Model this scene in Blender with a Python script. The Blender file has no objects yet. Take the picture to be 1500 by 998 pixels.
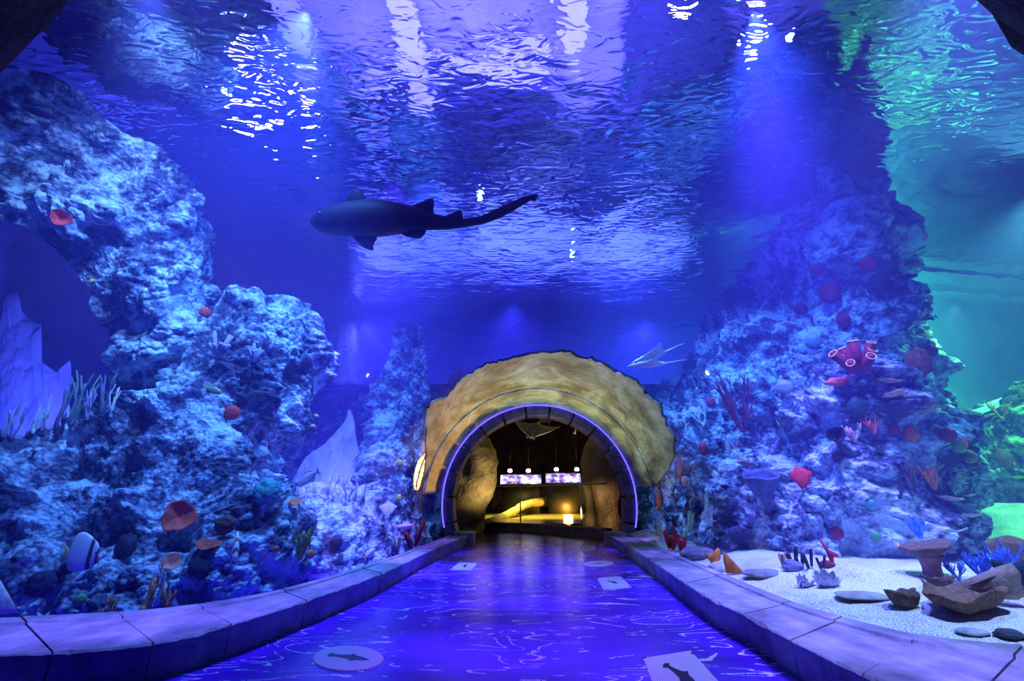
import bpy, bmesh, math, random
import numpy as np
from mathutils import Vector, Matrix
from mathutils.bvhtree import BVHTree

random.seed(7)
PI = math.pi
SC = bpy.context.scene
COL = SC.collection

# ------------------------------------------------------------------ camera frame
F_PX = 680.0
PITCH = math.radians(18.6)
CAM = np.array([0.0, 0.0, 0.95])
FW = np.array([0.0, math.cos(PITCH), math.sin(PITCH)])
UP = np.array([0.0, -math.sin(PITCH), math.cos(PITCH)])
RT = np.array([1.0, 0.0, 0.0])
def ray(u, v):
    return FW + (u - 750.0) / F_PX * RT + (499.0 - v) / F_PX * UP
def P(u, v, zc):
    return CAM + zc * ray(u, v)
def PZ(u, v, z):
    d = ray(u, v)
    return CAM + d * ((z - CAM[2]) / d[2])
SURF = 6.0                     # level of the water surface
def refr(u, v, zp):
    """where a sight line through the water surface meets the height zp above it"""
    d = ray(u, v); d = d / np.linalg.norm(d)
    p = CAM + d * ((SURF - CAM[2]) / d[2])
    s = math.hypot(d[0], d[1]); s2 = min(0.985, s * 1.333)
    c2 = math.sqrt(1 - s2 * s2)
    e = np.array([d[0] / s * s2, d[1] / s * s2, c2])
    return p + e * ((zp - SURF) / c2)
AX = 0.0556                    # tunnel axis drifts right by this much per metre
TR, TZ = 2.11, 0.85            # radius and height of the tunnel's axis

# ------------------------------------------------------------------ noise
def _hash(ix, iy, iz, k):
    h = (ix * 374761393 + iy * 668265263 + iz * 2147483647 + k * 1274126177) & 0xFFFFFFFF
    h = ((h ^ (h >> 13)) * 1274126177) & 0xFFFFFFFF
    h = ((h ^ (h >> 16)) * 2246822519) & 0xFFFFFFFF
    return ((h ^ (h >> 15)) & 0xFFFFFF) / float(0xFFFFFF)
def vnoise(p, seed=0):
    i = np.floor(p).astype(np.int64); f = p - i
    f = f * f * f * (f * (f * 6 - 15) + 10)
    r = 0
    for dx in (0, 1):
        wx = f[:, 0] if dx else 1 - f[:, 0]
        for dy in (0, 1):
            wy = f[:, 1] if dy else 1 - f[:, 1]
            for dz in (0, 1):
                wz = f[:, 2] if dz else 1 - f[:, 2]
                r = r + wx * wy * wz * _hash(i[:, 0] + dx, i[:, 1] + dy, i[:, 2] + dz, seed)
    return r
def fbm(p, oct=4, seed=0, gain=0.5):
    a, s, t = 1.0, 0.0, 0.0
    for k in range(oct):
        s = s + a * vnoise(p * 2.03 ** k + 17.3 * k, seed + k); t += a; a *= gain
    return s / t
def worley(p, seed=0):
    i = np.floor(p).astype(np.int64); best = np.full(len(p), 9.0)
    for dx in (-1, 0, 1):
        for dy in (-1, 0, 1):
            for dz in (-1, 0, 1):
                cx, cy, cz = i[:, 0] + dx, i[:, 1] + dy, i[:, 2] + dz
                d = ((cx + _hash(cx, cy, cz, seed) - p[:, 0]) ** 2 + (cy + _hash(cx, cy, cz, seed + 1) - p[:, 1]) ** 2
                     + (cz + _hash(cx, cy, cz, seed + 2) - p[:, 2]) ** 2)
                best = np.minimum(best, d)
    return np.sqrt(best)
def knobs(p, seed=0):
    w = worley(p, seed)
    return np.sqrt(np.maximum(0, 1 - (w / 0.95) ** 2))

# ------------------------------------------------------------------ mesh helpers
def link(name, me, mat=None, parent=None, smooth=True):
    o = bpy.data.objects.new(name, me); COL.objects.link(o)
    if mat is not None:
        me.materials.append(mat)
    if smooth and len(me.polygons):
        me.polygons.foreach_set('use_smooth', [True] * len(me.polygons))
    if parent is not None:
        o.parent = parent
        o.matrix_parent_inverse = Matrix.Identity(4)
    return o
def mesh(name, vs, fs, mat=None, parent=None, smooth=True):
    me = bpy.data.meshes.new(name)
    me.from_pydata([tuple(float(c) for c in v) for v in vs], [], [tuple(int(i) for i in f) for f in fs])
    me.update()
    return link(name, me, mat, parent, smooth)
def from_bm(name, bm, mat=None, parent=None, smooth=True):
    bmesh.ops.recalc_face_normals(bm, faces=bm.faces)
    me = bpy.data.meshes.new(name); bm.to_mesh(me); bm.free()
    return link(name, me, mat, parent, smooth)
def tag(o, label=None, cat=None, group=None, kind=None):
    if label: o['label'] = label
    if cat: o['category'] = cat
    if group: o['group'] = group
    if kind: o['kind'] = kind
    return o
def empty(name, loc, label=None, cat=None, group=None, rot=None):
    o = bpy.data.objects.new(name, None); COL.objects.link(o); o.location = tuple(loc)
    if rot is not None: o.rotation_euler = rot
    return tag(o, label, cat, group)
def grid_faces(n, m, off=0, wrap=False):
    f = []
    for i in range(n - 1):
        for j in range(m - 1 + (1 if wrap else 0)):
            j2 = (j + 1) % m
            f.append((off + i * m + j, off + i * m + j2, off + (i + 1) * m + j2, off + (i + 1) * m + j))
    return f
class MB:
    """collects tubes, boxes and lathes of ONE part"""
    def __init__(s): s.v, s.f = [], []
    def add(s, vs, fs):
        o = len(s.v); s.v += [tuple(v) for v in vs]; s.f += [tuple(i + o for i in f) for f in fs]
    def tube(s, pts, rad, seg=8, flat=1.0, round_end=True):
        pts = [np.array(p, float) for p in pts]
        if not hasattr(rad, '__len__'): rad = [rad] * len(pts)
        rad = list(rad)
        if round_end:
            d0 = pts[0] - pts[1]; d0 /= max(1e-9, np.linalg.norm(d0)); d1 = pts[-1] - pts[-2]; d1 /= max(1e-9, np.linalg.norm(d1))
            pts = [pts[0] + d0 * rad[0] * .6] + pts + [pts[-1] + d1 * rad[-1] * .6]; rad = [rad[0] * .5] + rad + [rad[-1] * .5]
        n = len(pts); vs = []; ref = np.array([.31, .17, .93])
        t0 = pts[1] - pts[0]
        a = np.cross(t0, ref)
        if np.linalg.norm(a) < 1e-6: a = np.cross(t0, [1, 0, 0])
        for i in range(n):
            t = pts[min(n - 1, i + 1)] - pts[max(0, i - 1)]; t = t / max(1e-9, np.linalg.norm(t))
            a = a - t * a.dot(t); a = a / max(1e-9, np.linalg.norm(a)); b = np.cross(t, a)
            for k in range(seg):
                q = 2 * PI * k / seg
                vs.append(pts[i] + rad[i] * (math.cos(q) * a + flat * math.sin(q) * b))
        fs = grid_faces(n, seg, 0, True)
        fs += [tuple(reversed(range(seg))), tuple(range((n - 1) * seg, n * seg))]
        s.add(vs, fs)
    def box(s, c, h, rot=None):
        c = np.array(c, float); vs = []
        for x in (-1, 1):
            for y in (-1, 1):
                for z in (-1, 1):
                    p = np.array([x * h[0], y * h[1], z * h[2]])
                    if rot is not None: p = np.array(rot) @ p
                    vs.append(c + p)
        s.add(vs, [(0, 1, 3, 2), (4, 6, 7, 5), (0, 4, 5, 1), (2, 3, 7, 6), (0, 2, 6, 4), (1, 5, 7, 3)])
    def lathe(s, prof, seg=24, wob=None, close=True):
        vs = []; n = len(prof)
        for i, (r, z) in enumerate(prof):
            for k in range(seg):
                q = 2 * PI * k / seg; rr, zz = r, z
                if wob: rr, zz = wob(r, z, q, i / (n - 1))
                vs.append((rr * math.cos(q), rr * math.sin(q), zz))
        fs = grid_faces(n, seg, 0, True)
        if close: fs += [tuple(reversed(range(seg))), tuple(range((n - 1) * seg, n * seg))]
        s.add(vs, fs)
    def build(s, name, mat=None, parent=None, smooth=True, xf=None):
        vs = s.v if xf is None else [xf(np.array(v)) for v in s.v]
        return mesh(name, vs, s.f, mat, parent, smooth)
def cr(pts, n):
    """Catmull-Rom along axis 0 of an array, n samples"""
    p = np.asarray(pts, float); K = len(p)
    e = np.concatenate([[2 * p[0] - p[1]], p, [2 * p[-1] - p[-2]]])
    t = np.linspace(0, K - 1 - 1e-9, n); i = t.astype(int); sh = (n,) + (1,) * (p.ndim - 1); f = (t - i).reshape(sh)
    a, b, c, d = e[i], e[i + 1], e[i + 2], e[i + 3]
    return 0.5 * (2 * b + (c - a) * f + (2 * a - 5 * b + 4 * c - d) * f ** 2 + (3 * b - a - 3 * c + d) * f ** 3)

# ------------------------------------------------------------------ materials
class NT:
    def __init__(s, name):
        s.m = bpy.data.materials.new(name); s.m.use_nodes = True
        s.t = s.m.node_tree; s.t.nodes.clear()
        s.out = s.n('ShaderNodeOutputMaterial')
    def n(s, typ, **kw):
        o = s.t.nodes.new(typ)
        for k, v in kw.items():
            if k.startswith('i_'):
                o.inputs[k[2:].replace('_', ' ')].default_value = v
            else: setattr(o, k, v)
        return o
    def l(s, a, b): s.t.links.new(a, b)
    def coord(s, scale=(1, 1, 1), rot=(0, 0, 0)):
        c = s.n('ShaderNodeTexCoord'); m = s.n('ShaderNodeMapping')
        m.inputs['Scale'].default_value = scale; m.inputs['Rotation'].default_value = rot
        s.l(c.outputs['Object'], m.inputs['Vector']); return m.outputs['Vector']
    def noise(s, vec, scale, detail=4, rough=.55, dist=0):
        o = s.n('ShaderNodeTexNoise'); o.inputs['Scale'].default_value = scale; o.inputs['Detail'].default_value = detail
        o.inputs['Roughness'].default_value = rough; o.inputs['Distortion'].default_value = dist
        s.l(vec, o.inputs['Vector']); return o.outputs['Fac']
    def voro(s, vec, scale, feat='F1'):
        o = s.n('ShaderNodeTexVoronoi'); o.feature = feat; o.inputs['Scale'].default_value = scale
        s.l(vec, o.inputs['Vector']); return o.outputs['Distance']
    def ramp(s, fac, stops):
        o = s.n('ShaderNodeValToRGB'); r = o.color_ramp
        while len(r.elements) < len(stops): r.elements.new(.5)
        for e, (p, c) in zip(r.elements, stops):
            e.position = p; e.color = (*c, 1) if len(c) == 3 else c
        s.l(fac, o.inputs['Fac']); return o.outputs['Color']
    def math(s, op, a, b=None):
        o = s.n('ShaderNodeMath'); o.operation = op
        for i, x in enumerate((a, b)):
            if x is None: continue
            if isinstance(x, (int, float)): o.inputs[i].default_value = x
            else: s.l(x, o.inputs[i])
        return o.outputs[0]
    def mix(s, fac, a, b):
        o = s.n('ShaderNodeMix'); o.data_type = 'RGBA'
        for k, x in ((0, fac), (6, a), (7, b)):
            if isinstance(x, (int, float)): o.inputs[k].default_value = x
            elif isinstance(x, tuple): o.inputs[k].default_value = (*x, 1)
            else: s.l(x, o.inputs[k])
        return o.outputs[2]
    def bump(s, h, strength=.5, dist=.02):
        o = s.n('ShaderNodeBump'); o.inputs['Strength'].default_value = strength; o.inputs['Distance'].default_value = dist
        s.l(h, o.inputs['Height']); return o.outputs['Normal']
    def bsdf(s, col=(.5, .5, .5), rough=.6, normal=None, spec=.3, emis=None, es=0, metal=0, sss=0):
        o = s.n('ShaderNodeBsdfPrincipled')
        if isinstance(col, tuple): o.inputs['Base Color'].default_value = (*col, 1)
        else: s.l(col, o.inputs['Base Color'])
        if isinstance(rough, (int, float)): o.inputs['Roughness'].default_value = rough
        else: s.l(rough, o.inputs['Roughness'])
        o.inputs['Specular IOR Level'].default_value = spec; o.inputs['Metallic'].default_value = metal
        if emis is not None:
            o.inputs['Emission Color'].default_value = (*emis, 1); o.inputs['Emission Strength'].default_value = es
        if normal is not None: s.l(normal, o.inputs['Normal'])
        s.l(o.outputs[0], s.out.inputs['Surface']); return o
def simple(name, col, rough=.55, var=.35, scale=12, bump=.3, spec=.3, metal=0, dist=.01):
    """a coloured surface with mottling and fine relief"""
    t = NT(name); v = t.coord(); nz = t.noise(v, scale, 5)
    d = tuple(c * (1 - var) for c in col); l = tuple(min(1, c * (1 + var * .6)) for c in col)
    c = t.ramp(nz, [(.3, d), (.7, l)])
    n = t.bump(t.noise(v, scale * 4, 4), bump, dist)
    t.bsdf(c, rough, n, spec, metal=metal); return t.m
def glow(name, col, strength):
    t = NT(name); e = t.n('ShaderNodeEmission'); e.inputs[0].default_value = (*col, 1); e.inputs[1].default_value = strength
    t.l(e.outputs[0], t.out.inputs['Surface']); return t.m
EXPOSURE = 0.3; LIGHT = 0.4; WAVE = .07
# ------------------------------------------------------------------ reef rock material
def reef_mat(name, light, dark, mid, sc=1.0, bias=.5):
    t = NT(name); v = t.coord()
    a = t.noise(v, 5.5 * sc, 6, .62); b = t.noise(v, 1.3 * sc, 3); k = t.voro(v, 17 * sc)
    x = t.math('ADD', t.math('MULTIPLY', a, .55), t.math('MULTIPLY', b, .55))
    x = t.math('SUBTRACT', x, t.math('MULTIPLY', k, .12))
    c = t.ramp(x, [(bias - .07, dark), (bias + .005, mid), (bias + .075, light)])
    h = t.math('ADD', t.noise(v, 38 * sc, 5, .65), t.math('MULTIPLY', t.voro(v, 26 * sc), -.9))
    t.bsdf(c, .8, t.bump(h, .9, .02), .15); return t.m
M = {}
M['reef'] = reef_mat('coral rock', (.62, .80, .86), (.07, .08, .12), (.32, .40, .48))
M['reef_green'] = reef_mat('algae rock', (.42, .55, .30), (.05, .08, .05), (.18, .26, .15))  # green of the light on this face put into the rock colour
M['reef_dark'] = reef_mat('dark rock', (.5, .5, .55), (.03, .03, .05), (.15, .15, .2))

def clear_of_tunnel(p, rmin):
    """push points that fall inside the walk-through tunnel back out of it"""
    zc_ = p[:, 1]
    dx = p[:, 0] - AX * zc_; dz = p[:, 2] - TZ
    r = np.sqrt(dx * dx + dz * dz); bad = (r < rmin) & (p[:, 1] < 11.0)
    k = np.where(bad, rmin / np.maximum(r, .05), 1.0)
    q = p.copy(); q[:, 0] = AX * zc_ + dx * k; q[:, 2] = np.where(dz > 0, TZ + dz * k, p[:, 2])
    return q
REEFS = []
def reef(name, cols, n, m, mat, seed, amp=1.0, thick=.9, label=None, cat='reef', big=.22, rag=.0):
    """a coral-covered outcrop: control columns (bottom to top) of pixel+depth, smooth-interpolated, then covered in knobs"""
    c = np.array([[P(*q) for q in col] for col in cols])
    g = cr(c, n); g = cr(np.swapaxes(g, 0, 1), m); g = np.swapaxes(g, 0, 1)       # n x m x 3
    du = np.gradient(g, axis=0); dv = np.gradient(g, axis=1)
    nr = np.cross(du, dv); nr /= np.linalg.norm(nr, axis=2, keepdims=True)
    view = CAM - g
    nr = np.where(((nr * view).sum(2) < 0)[..., None], -nr, nr)
    p = g.reshape(-1, 3); q = nr.reshape(-1, 3)
    b = fbm(p * .9, 4, seed) - .5
    w = p + np.stack([fbm(p * 2.2 + 9, 2, seed + 5), fbm(p * 2.2 + 31, 2, seed + 6), fbm(p * 2.2 + 57, 2, seed + 7)], 1) * .25
    k1 = knobs(w * 1.5, seed + 11); k2 = knobs(w * 4.2, seed + 21); k3 = knobs(p * 11 + .3 * k2[:, None], seed + 31)
    k4 = fbm(p * 26, 3, seed + 41)
    keep = .25 + .75 * np.clip((fbm(p * 1.7, 3, seed + 51) - .38) * 5, 0, 1)
    d = amp * (big * 3.2 * b + .30 * k1 + .26 * k2 * keep + .11 * knobs(p * 6.6 + .2 * k2[:, None], seed + 61) * keep + .12 * k3 * keep + .06 * k4)
    p2 = p + q * (d - .27)[:, None]
    p2 = clear_of_tunnel(p2, 2.2 + .22 * k2 + .08 * k3)
    vd = p2 - CAM; vd /= np.linalg.norm(vd, axis=1, keepdims=True)
    back = p2 + vd * thick
    back = clear_of_tunnel(back, 2.25)
    vs = np.concatenate([p2, back]); N = n * m
    idx = np.arange(N).reshape(n, m)
    fr = np.stack([idx[:-1, :-1], idx[:-1, 1:], idx[1:, 1:], idx[1:, :-1]], -1).reshape(-1, 4)
    bk = fr[:, ::-1] + N
    def rim(a, b_):
        return np.stack([a[:-1], a[1:], a[1:] + N, a[:-1] + N], -1)[:, ::b_]
    sides = np.concatenate([rim(idx[0], -1), rim(idx[-1], 1), rim(idx[:, 0], 1), rim(idx[:, -1], -1)])
    fs = np.concatenate([fr, bk, sides]).astype(np.int32)
    me = bpy.data.meshes.new(name)
    me.vertices.add(len(vs)); me.vertices.foreach_set('co', vs.astype(np.float32).ravel())
    me.loops.add(fs.size); me.loops.foreach_set('vertex_index', fs.ravel())
    me.polygons.add(len(fs)); me.polygons.foreach_set('loop_start', np.arange(0, fs.size, 4, dtype=np.int32))
    me.polygons.foreach_set('loop_total', np.full(len(fs), 4, np.int32))
    me.update(); me.validate()
    bm = bmesh.new(); bm.from_mesh(me); bmesh.ops.recalc_face_normals(bm, faces=bm.faces); bm.to_mesh(me); bm.free()
    o = link(name, me, mat); tag(o, label, cat); REEFS.append(o); return o

RES = 1.12
def R(x): return int(x * RES)
reef('reef_outcrop', [
    [(955, 815, 10.0), (950, 720, 10.1), (955, 650, 10.2), (965, 605, 10.3), (985, 580, 10.3)],
    [(1000, 835, 7.8), (1000, 740, 8.4), (1005, 660, 9.1), (1015, 590, 9.7), (1035, 530, 10.2)],
    [(1060, 858, 6.1), (1065, 740, 6.7), (1075, 620, 7.5), (1095, 500, 8.4), (1120, 410, 9.2)],
    [(1140, 868, 5.6), (1150, 740, 6.0), (1165, 600, 6.6), (1185, 440, 7.4), (1195, 290, 8)],
    [(1225, 872, 5.3), (1235, 750, 5.6), (1240, 600, 6.0), (1235, 420, 6.7), (1218, 245, 7.3)],
    [(1300, 880, 5.1), (1305, 750, 5.4), (1295, 600, 5.8), (1270, 420, 6.4), (1240, 265, 7.0)],
    [(1362, 880, 5.3), (1362, 760, 5.7), (1335, 610, 6.1), (1295, 420, 6.8), (1255, 275, 7.3)],
    [(1372, 880, 6.2), (1370, 760, 6.7), (1342, 600, 7.1), (1298, 420, 7.7), (1255, 275, 8)]],
    R(560), R(620), M['reef'], 3, 1.0, .4, 'tall coral-encrusted rock pillar right of the tunnel, rising from the sand to the surface', 'reef')
reef('reef_outcrop', [
    [(-170, 945, 3.9), (-170, 850, 4.2), (-160, 760, 4.5), (-150, 700, 4.9), (-140, 650, 5.3)],
    [(0, 940, 3.9), (0, 840, 4.1), (5, 750, 4.5), (10, 690, 4.9), (15, 645, 5.4)],
    [(130, 935, 4.0), (130, 830, 4.3), (130, 740, 4.7), (135, 670, 5.1), (140, 620, 5.6)],
    [(250, 925, 4.2), (250, 820, 4.5), (245, 740, 4.8), (245, 660, 5.2), (240, 590, 5.7)],
    [(335, 912, 4.5), (335, 800, 4.8), (335, 700, 5.2), (325, 580, 5.8), (315, 480, 6.4)],
    [(390, 900, 4.9), (380, 800, 5.2), (350, 700, 5.6), (385, 565, 6.3), (395, 445, 7)],
    [(425, 895, 5.6), (415, 800, 5.9), (382, 700, 6.3), (435, 585, 6.9), (450, 465, 7.6)],
    [(425, 880, 6.8), (415, 800, 7), (380, 700, 7.4), (432, 590, 8), (445, 475, 8.6)]],
    R(620), R(480), M['reef'], 40, 1.0, .9, 'broad blue-lit coral rock bank filling the lower left behind the glass', 'reef')
reef('reef_outcrop', [
    [(-210, 330, 5.2), (-210, 260, 5.3), (-210, 190, 5.2), (-210, 120, 5.0), (-210, 60, 4.9)],
    [(0, 325, 5.4), (0, 270, 5.4), (0, 210, 5.3), (0, 150, 5.2), (0, 95, 5.1)],
    [(80, 365, 5.6), (80, 310, 5.6), (80, 250, 5.6), (80, 180, 5.5), (85, 115, 5.4)],
    [(150, 460, 5.9), (150, 400, 5.8), (155, 320, 5.8), (160, 250, 5.8), (165, 185, 5.8)],
    [(205, 610, 6.0), (210, 500, 6), (215, 400, 6), (225, 310, 6.1), (230, 240, 6.2)],
    [(270, 650, 6.1), (275, 540, 6.2), (280, 440, 6.2), (283, 370, 6.4), (278, 300, 6.6)],
    [(320, 650, 6.5), (318, 560, 6.6), (312, 480, 6.6), (305, 420, 6.8), (298, 350, 7)]],
    R(460), R(380), M['reef'], 77, .9, .8, 'overhanging coral rock buttress in the upper left, leaning out over a dark hollow', 'reef')
reef('reef_outcrop', [
    [(415, 890, 6.0), (420, 820, 6.3), (425, 775, 6.7), (430, 745, 7.2), (430, 728, 7.8)],
    [(480, 882, 6.2), (480, 815, 6.5), (480, 765, 7), (482, 740, 7.5), (485, 722, 8.2)],
    [(540, 865, 6.8), (540, 805, 7.2), (540, 760, 7.7), (540, 735, 8.3), (540, 716, 9)],
    [(568, 850, 7.2), (566, 795, 7.7), (564, 735, 8.4), (560, 655, 9.2), (560, 560, 9.7)],
    [(595, 838, 7.8), (595, 785, 8.3), (593, 735, 8.9), (585, 640, 9.6), (578, 500, 10.0)],
    [(620, 825, 8.9), (620, 770, 9.3), (620, 710, 9.6), (608, 620, 9.9), (594, 465, 10.0)],
    [(640, 815, 9.9), (640, 760, 9.9), (636, 690, 9.95), (632, 600, 10.0), (622, 480, 10.0)]],
    R(420), R(360), M['reef'], 120, .85, .22, 'low coral rock bank beside the left foot of the tunnel mouth', 'reef')
reef('reef_outcrop', [
    [(1365, 885, 7.0), (1365, 800, 7.4), (1365, 720, 7.8), (1368, 660, 8.2), (1368, 626, 8.5)],
    [(1415, 875, 7.0), (1415, 790, 7.4), (1415, 720, 7.8), (1415, 650, 8.1), (1412, 613, 8.4)],
    [(1460, 860, 6.9), (1460, 790, 7.2), (1460, 720, 7.6), (1460, 640, 7.9), (1460, 596, 8.2)],
    [(1520, 840, 6.7), (1520, 780, 7.0), (1520, 710, 7.3), (1520, 630, 7.5), (1520, 576, 8.0)],
    [(1620, 830, 6.0), (1620, 770, 6.5), (1620, 700, 7.0), (1620, 620, 7.5), (1620, 550, 8.0)]],
    R(260), R(340), M['reef_green'], 160, .8, .6, 'green-lit rock face behind the right pillar, topped by a pale ledge', 'reef')
bank = bpy.data.objects.new('reef_bank', None); COL.objects.link(bank); bank.location = (-4.5, 5.0, 0)
tag(bank, 'long blue-lit coral rock reef left of the tunnel with an overhang above a dark hollow', 'reef')
for k, nm, la in ((1, 'rock_bank', 'broad low coral rock bank'), (2, 'rock_overhang', 'overhanging buttress at the upper left'), (3, 'rock_ledge', 'low rock ledge beside the tunnel mouth')):
    r_ = REEFS[k]; r_.name = nm; r_.parent = bank; r_.location = -bank.location; del r_['category']; r_['label'] = la
# pale spires built in place of the blue light cones behind the left hollows
def spires(peaks, vb, zc, seed, label):
    us = [p[0] for p in peaks]
    cols = []
    for (u, vt) in peaks:
        cols.append([(u, vb, zc), (u, vb * .6 + vt * .4, zc + .15), (u, vb * .3 + vt * .7, zc + .25), (u, vt, zc + .35)])
    return reef('rock_spire', cols, 150, 110, M['spire'], seed, .16, .35, label, 'rock', .12)  # stands in for a blue light cone
t = NT('pale smooth rock'); v_ = t.coord((1, 1, .35))  # colour of the blue light cone shapes
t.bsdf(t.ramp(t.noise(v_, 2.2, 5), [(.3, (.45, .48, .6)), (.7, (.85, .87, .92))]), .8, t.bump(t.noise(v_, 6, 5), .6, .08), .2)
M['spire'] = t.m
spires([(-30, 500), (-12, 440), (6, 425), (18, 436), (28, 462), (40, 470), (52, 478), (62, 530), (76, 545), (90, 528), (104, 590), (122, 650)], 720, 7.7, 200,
       'pale jagged spires shaped as the blue light cone behind the far left hollow')
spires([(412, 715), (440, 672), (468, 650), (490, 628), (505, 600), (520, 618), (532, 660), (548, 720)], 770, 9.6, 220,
       'pale pointed shape of the blue light on the wall in the gap left of the tunnel mouth')

# ------------------------------------------------------------------ tank walls, bed and the shelf over the cave
def quad(name, pts, mat, n=2, m=2, kind='structure', smooth=True, parent=None):
    a, b, c, d = [np.array(p, float) for p in pts]; vs = []
    for i in range(n):
        for j in range(m):
            s, t_ = i / (n - 1), j / (m - 1)
            vs.append((a * (1 - s) + b * s) * (1 - t_) + (d * (1 - s) + c * s) * t_)
    o = mesh(name, vs, grid_faces(n, m), mat, parent, smooth)
    if kind: o['kind'] = kind
    return o
M['tank_wall'] = simple('painted tank wall', (.22, .25, .40), .7, .4, 1.2, .3)
M['teal_wall'] = simple('green tank wall', (.26, .52, .44), .6, .3, .8, .2)
M['pale_strip'] = simple('pale ledge', (.75, .85, .78), .6, .15, 4, .2)  # for the ledge, the bright waterline strips and the mirrored light band
t = NT('sand bed'); v_ = t.coord()
sp = t.voro(v_, 55); nz = t.noise(v_, 2.2, 4); fine = t.noise(v_, 90, 2)
c1 = t.ramp(t.math('ADD', t.math('MULTIPLY', fine, .7), t.math('MULTIPLY', nz, .4)), [(.36, (.10, .10, .12)), (.47, (.55, .54, .52)), (.58, (.92, .91, .88))])
t.bsdf(c1, .9, t.bump(t.math('ADD', fine, sp), .8, .02), .1); M['sand'] = t.m

quad('wall_back', [(-9, 16.7, 4.1), (10, 16.7, 4.1), (10, 16.7, 6.4), (-9, 16.7, 6.4)], M['tank_wall'])
quad('wall_left', [(-9.8, -2.4, -.3), (-9.8, 17, -.3), (-9.8, 17, 6.4), (-9.8, -2.4, 6.4)], M['tank_wall'])
# the right-hand wall is green and runs away to the right
wl = [PZ(1290, 600, .95), ]
g0 = P(1330, 470, 10.5); g1 = P(1500, 470, 11.05)
d_ = (g1 - g0) / np.linalg.norm(g1 - g0)
a0 = g0 - d_ * 1.5; a1 = g1 + d_ * 4.5
quad('wall_right', [(a0[0], a0[1], -.3), (a1[0], a1[1], -.3), (a1[0], a1[1], 6.4), (a0[0], a0[1], 6.4)], M['teal_wall'])
def ledge_strip(name, z0, z1, off0, off1, dep):  # strip standing in for the bright waterline
    nrm = np.array([d_[1], -d_[0], 0.0]);
    if nrm.dot(CAM - g0) < 0: nrm = -nrm
    mb = MB(); n = 40
    for i in range(n - 1):
        pass
    vs = []; 
    for i in range(n):
        s = i / (n - 1); b = a0 * (1 - s) + a1 * s
        w = .02 * math.sin(i * 1.7) + .015 * math.sin(i * 4.1)
        for (o_, z) in ((0, z0), (dep, z0), (dep, z1 + w), (0, z1 + w)):
            vs.append((b[0] + nrm[0] * o_, b[1] + nrm[1] * o_, z))
    o = mesh(name, vs, grid_faces(n, 4, 0, True), M['pale_strip'], None, False); o['kind'] = 'structure'; return o
ledge_strip('trim_3', 5.72, 5.95, 0, 0, .16)  # solid pale strips built in place of the bright waterline
ledge_strip('trim_4', 5.40, 5.45, 0, 0, .16)  # second strip in place of the bright waterline
# pale strip along the top of the green rock face
vs = []
top = cr([P(1340, 634, 8.25), P(1410, 612, 8.25), P(1460, 594, 8.1), P(1520, 574, 8.0), P(1620, 548, 8)], 60)
for i, p in enumerate(top):
    for (dy, dz) in ((-.10, -.03), (-.10, .06), (.25, .06), (.25, -.03)): vs.append((p[0], p[1] + dy, p[2] + dz))
o = mesh('trim_5', vs, grid_faces(60, 4, 0, True), M['pale_strip'], None, False); o['kind'] = 'structure'

# tank bed: sand on the right, rocky floor on the left
def bed(name, x0, x1, y0, y1, n, m, zf, mat, kind='structure'):
    xs = np.linspace(x0, x1, n); ys = np.linspace(y0, y1, m); X, Y = np.meshgrid(xs, ys, indexing='ij')
    p = np.stack([X.ravel(), Y.ravel(), np.zeros(n * m)], 1)
    p[:, 2] = zf(p)
    o = mesh(name, p, grid_faces(n, m), mat); o['kind'] = kind; return o
def sandz(p):
    rise = np.clip((p[:, 1] - 2.9) / 2.0, 0, 1) * np.clip((p[:, 0] - 2.0) / 1.2, 0, 1); rise = rise * rise * (3 - 2 * rise)
    far = np.clip((p[:, 0] - 5.0) / 2.6, 0, 1) * np.clip((p[:, 1] - 4.6) / 2.4, 0, 1)
    return .07 + .2 * rise + .05 * fbm(p * 1.3, 3, 5) + .03 * fbm(p * 6, 3, 9) + .55 * far
edge_ = cr(np.array([PZ(u, v, .19) for u, v in ((921, 782), (952, 797), (995, 815), (1060, 842), (1105, 861), (1160, 883), (1235, 905), (1350, 932), (1500, 948), (1760, 955))]), 300)
o_ = np.argsort(edge_[:, 1]); ys_s = np.linspace(edge_[:, 1].min() + .01, 10.9, 250); xl = np.interp(ys_s, edge_[o_, 1], edge_[o_, 0]) - .05
xl = np.minimum(xl, 4.2); pts = []
for s_ in np.linspace(0, 1, 240) ** 1.3:
    pts.append(np.stack([xl + (9.6 - xl) * s_, ys_s, ys_s * 0], 1))
p = np.concatenate(pts); p[:, 2] = sandz(p)
SAND = mesh('sand_bed', p, [tuple(reversed(f)) for f in grid_faces(240, 250)], M['sand']); SAND['kind'] = 'structure'
tag(SAND, 'white coarse sand bed behind the right-hand stone curb', 'sand')
bed('rock_bed', -9, -1.2, 0, 17, 60, 60, lambda p: -.12 + .12 * fbm(p, 3, 8), M['reef_dark'])
# shelf: roof of the cave beyond the tunnel mouth, with an added pale sheet mirrored as a light band
def shelfz(p): return 3.1 + (p[:, 1] - 10.5) * .2 + .10 * fbm(p * 1.2, 4, 77)
bed('cave_roof', -9, 10, 11.0, 17, 90, 60, lambda p: shelfz(p) + .25 * knobs(p * 1.6, 4), M['reef_dark'])
bed('sand_shelf', -6.0, 5.5, 11.1, 13.4, 60, 30, lambda p: shelfz(p) + .27, M['pale_strip'])  # added unseen pale sheet for the mirrored light band
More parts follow.
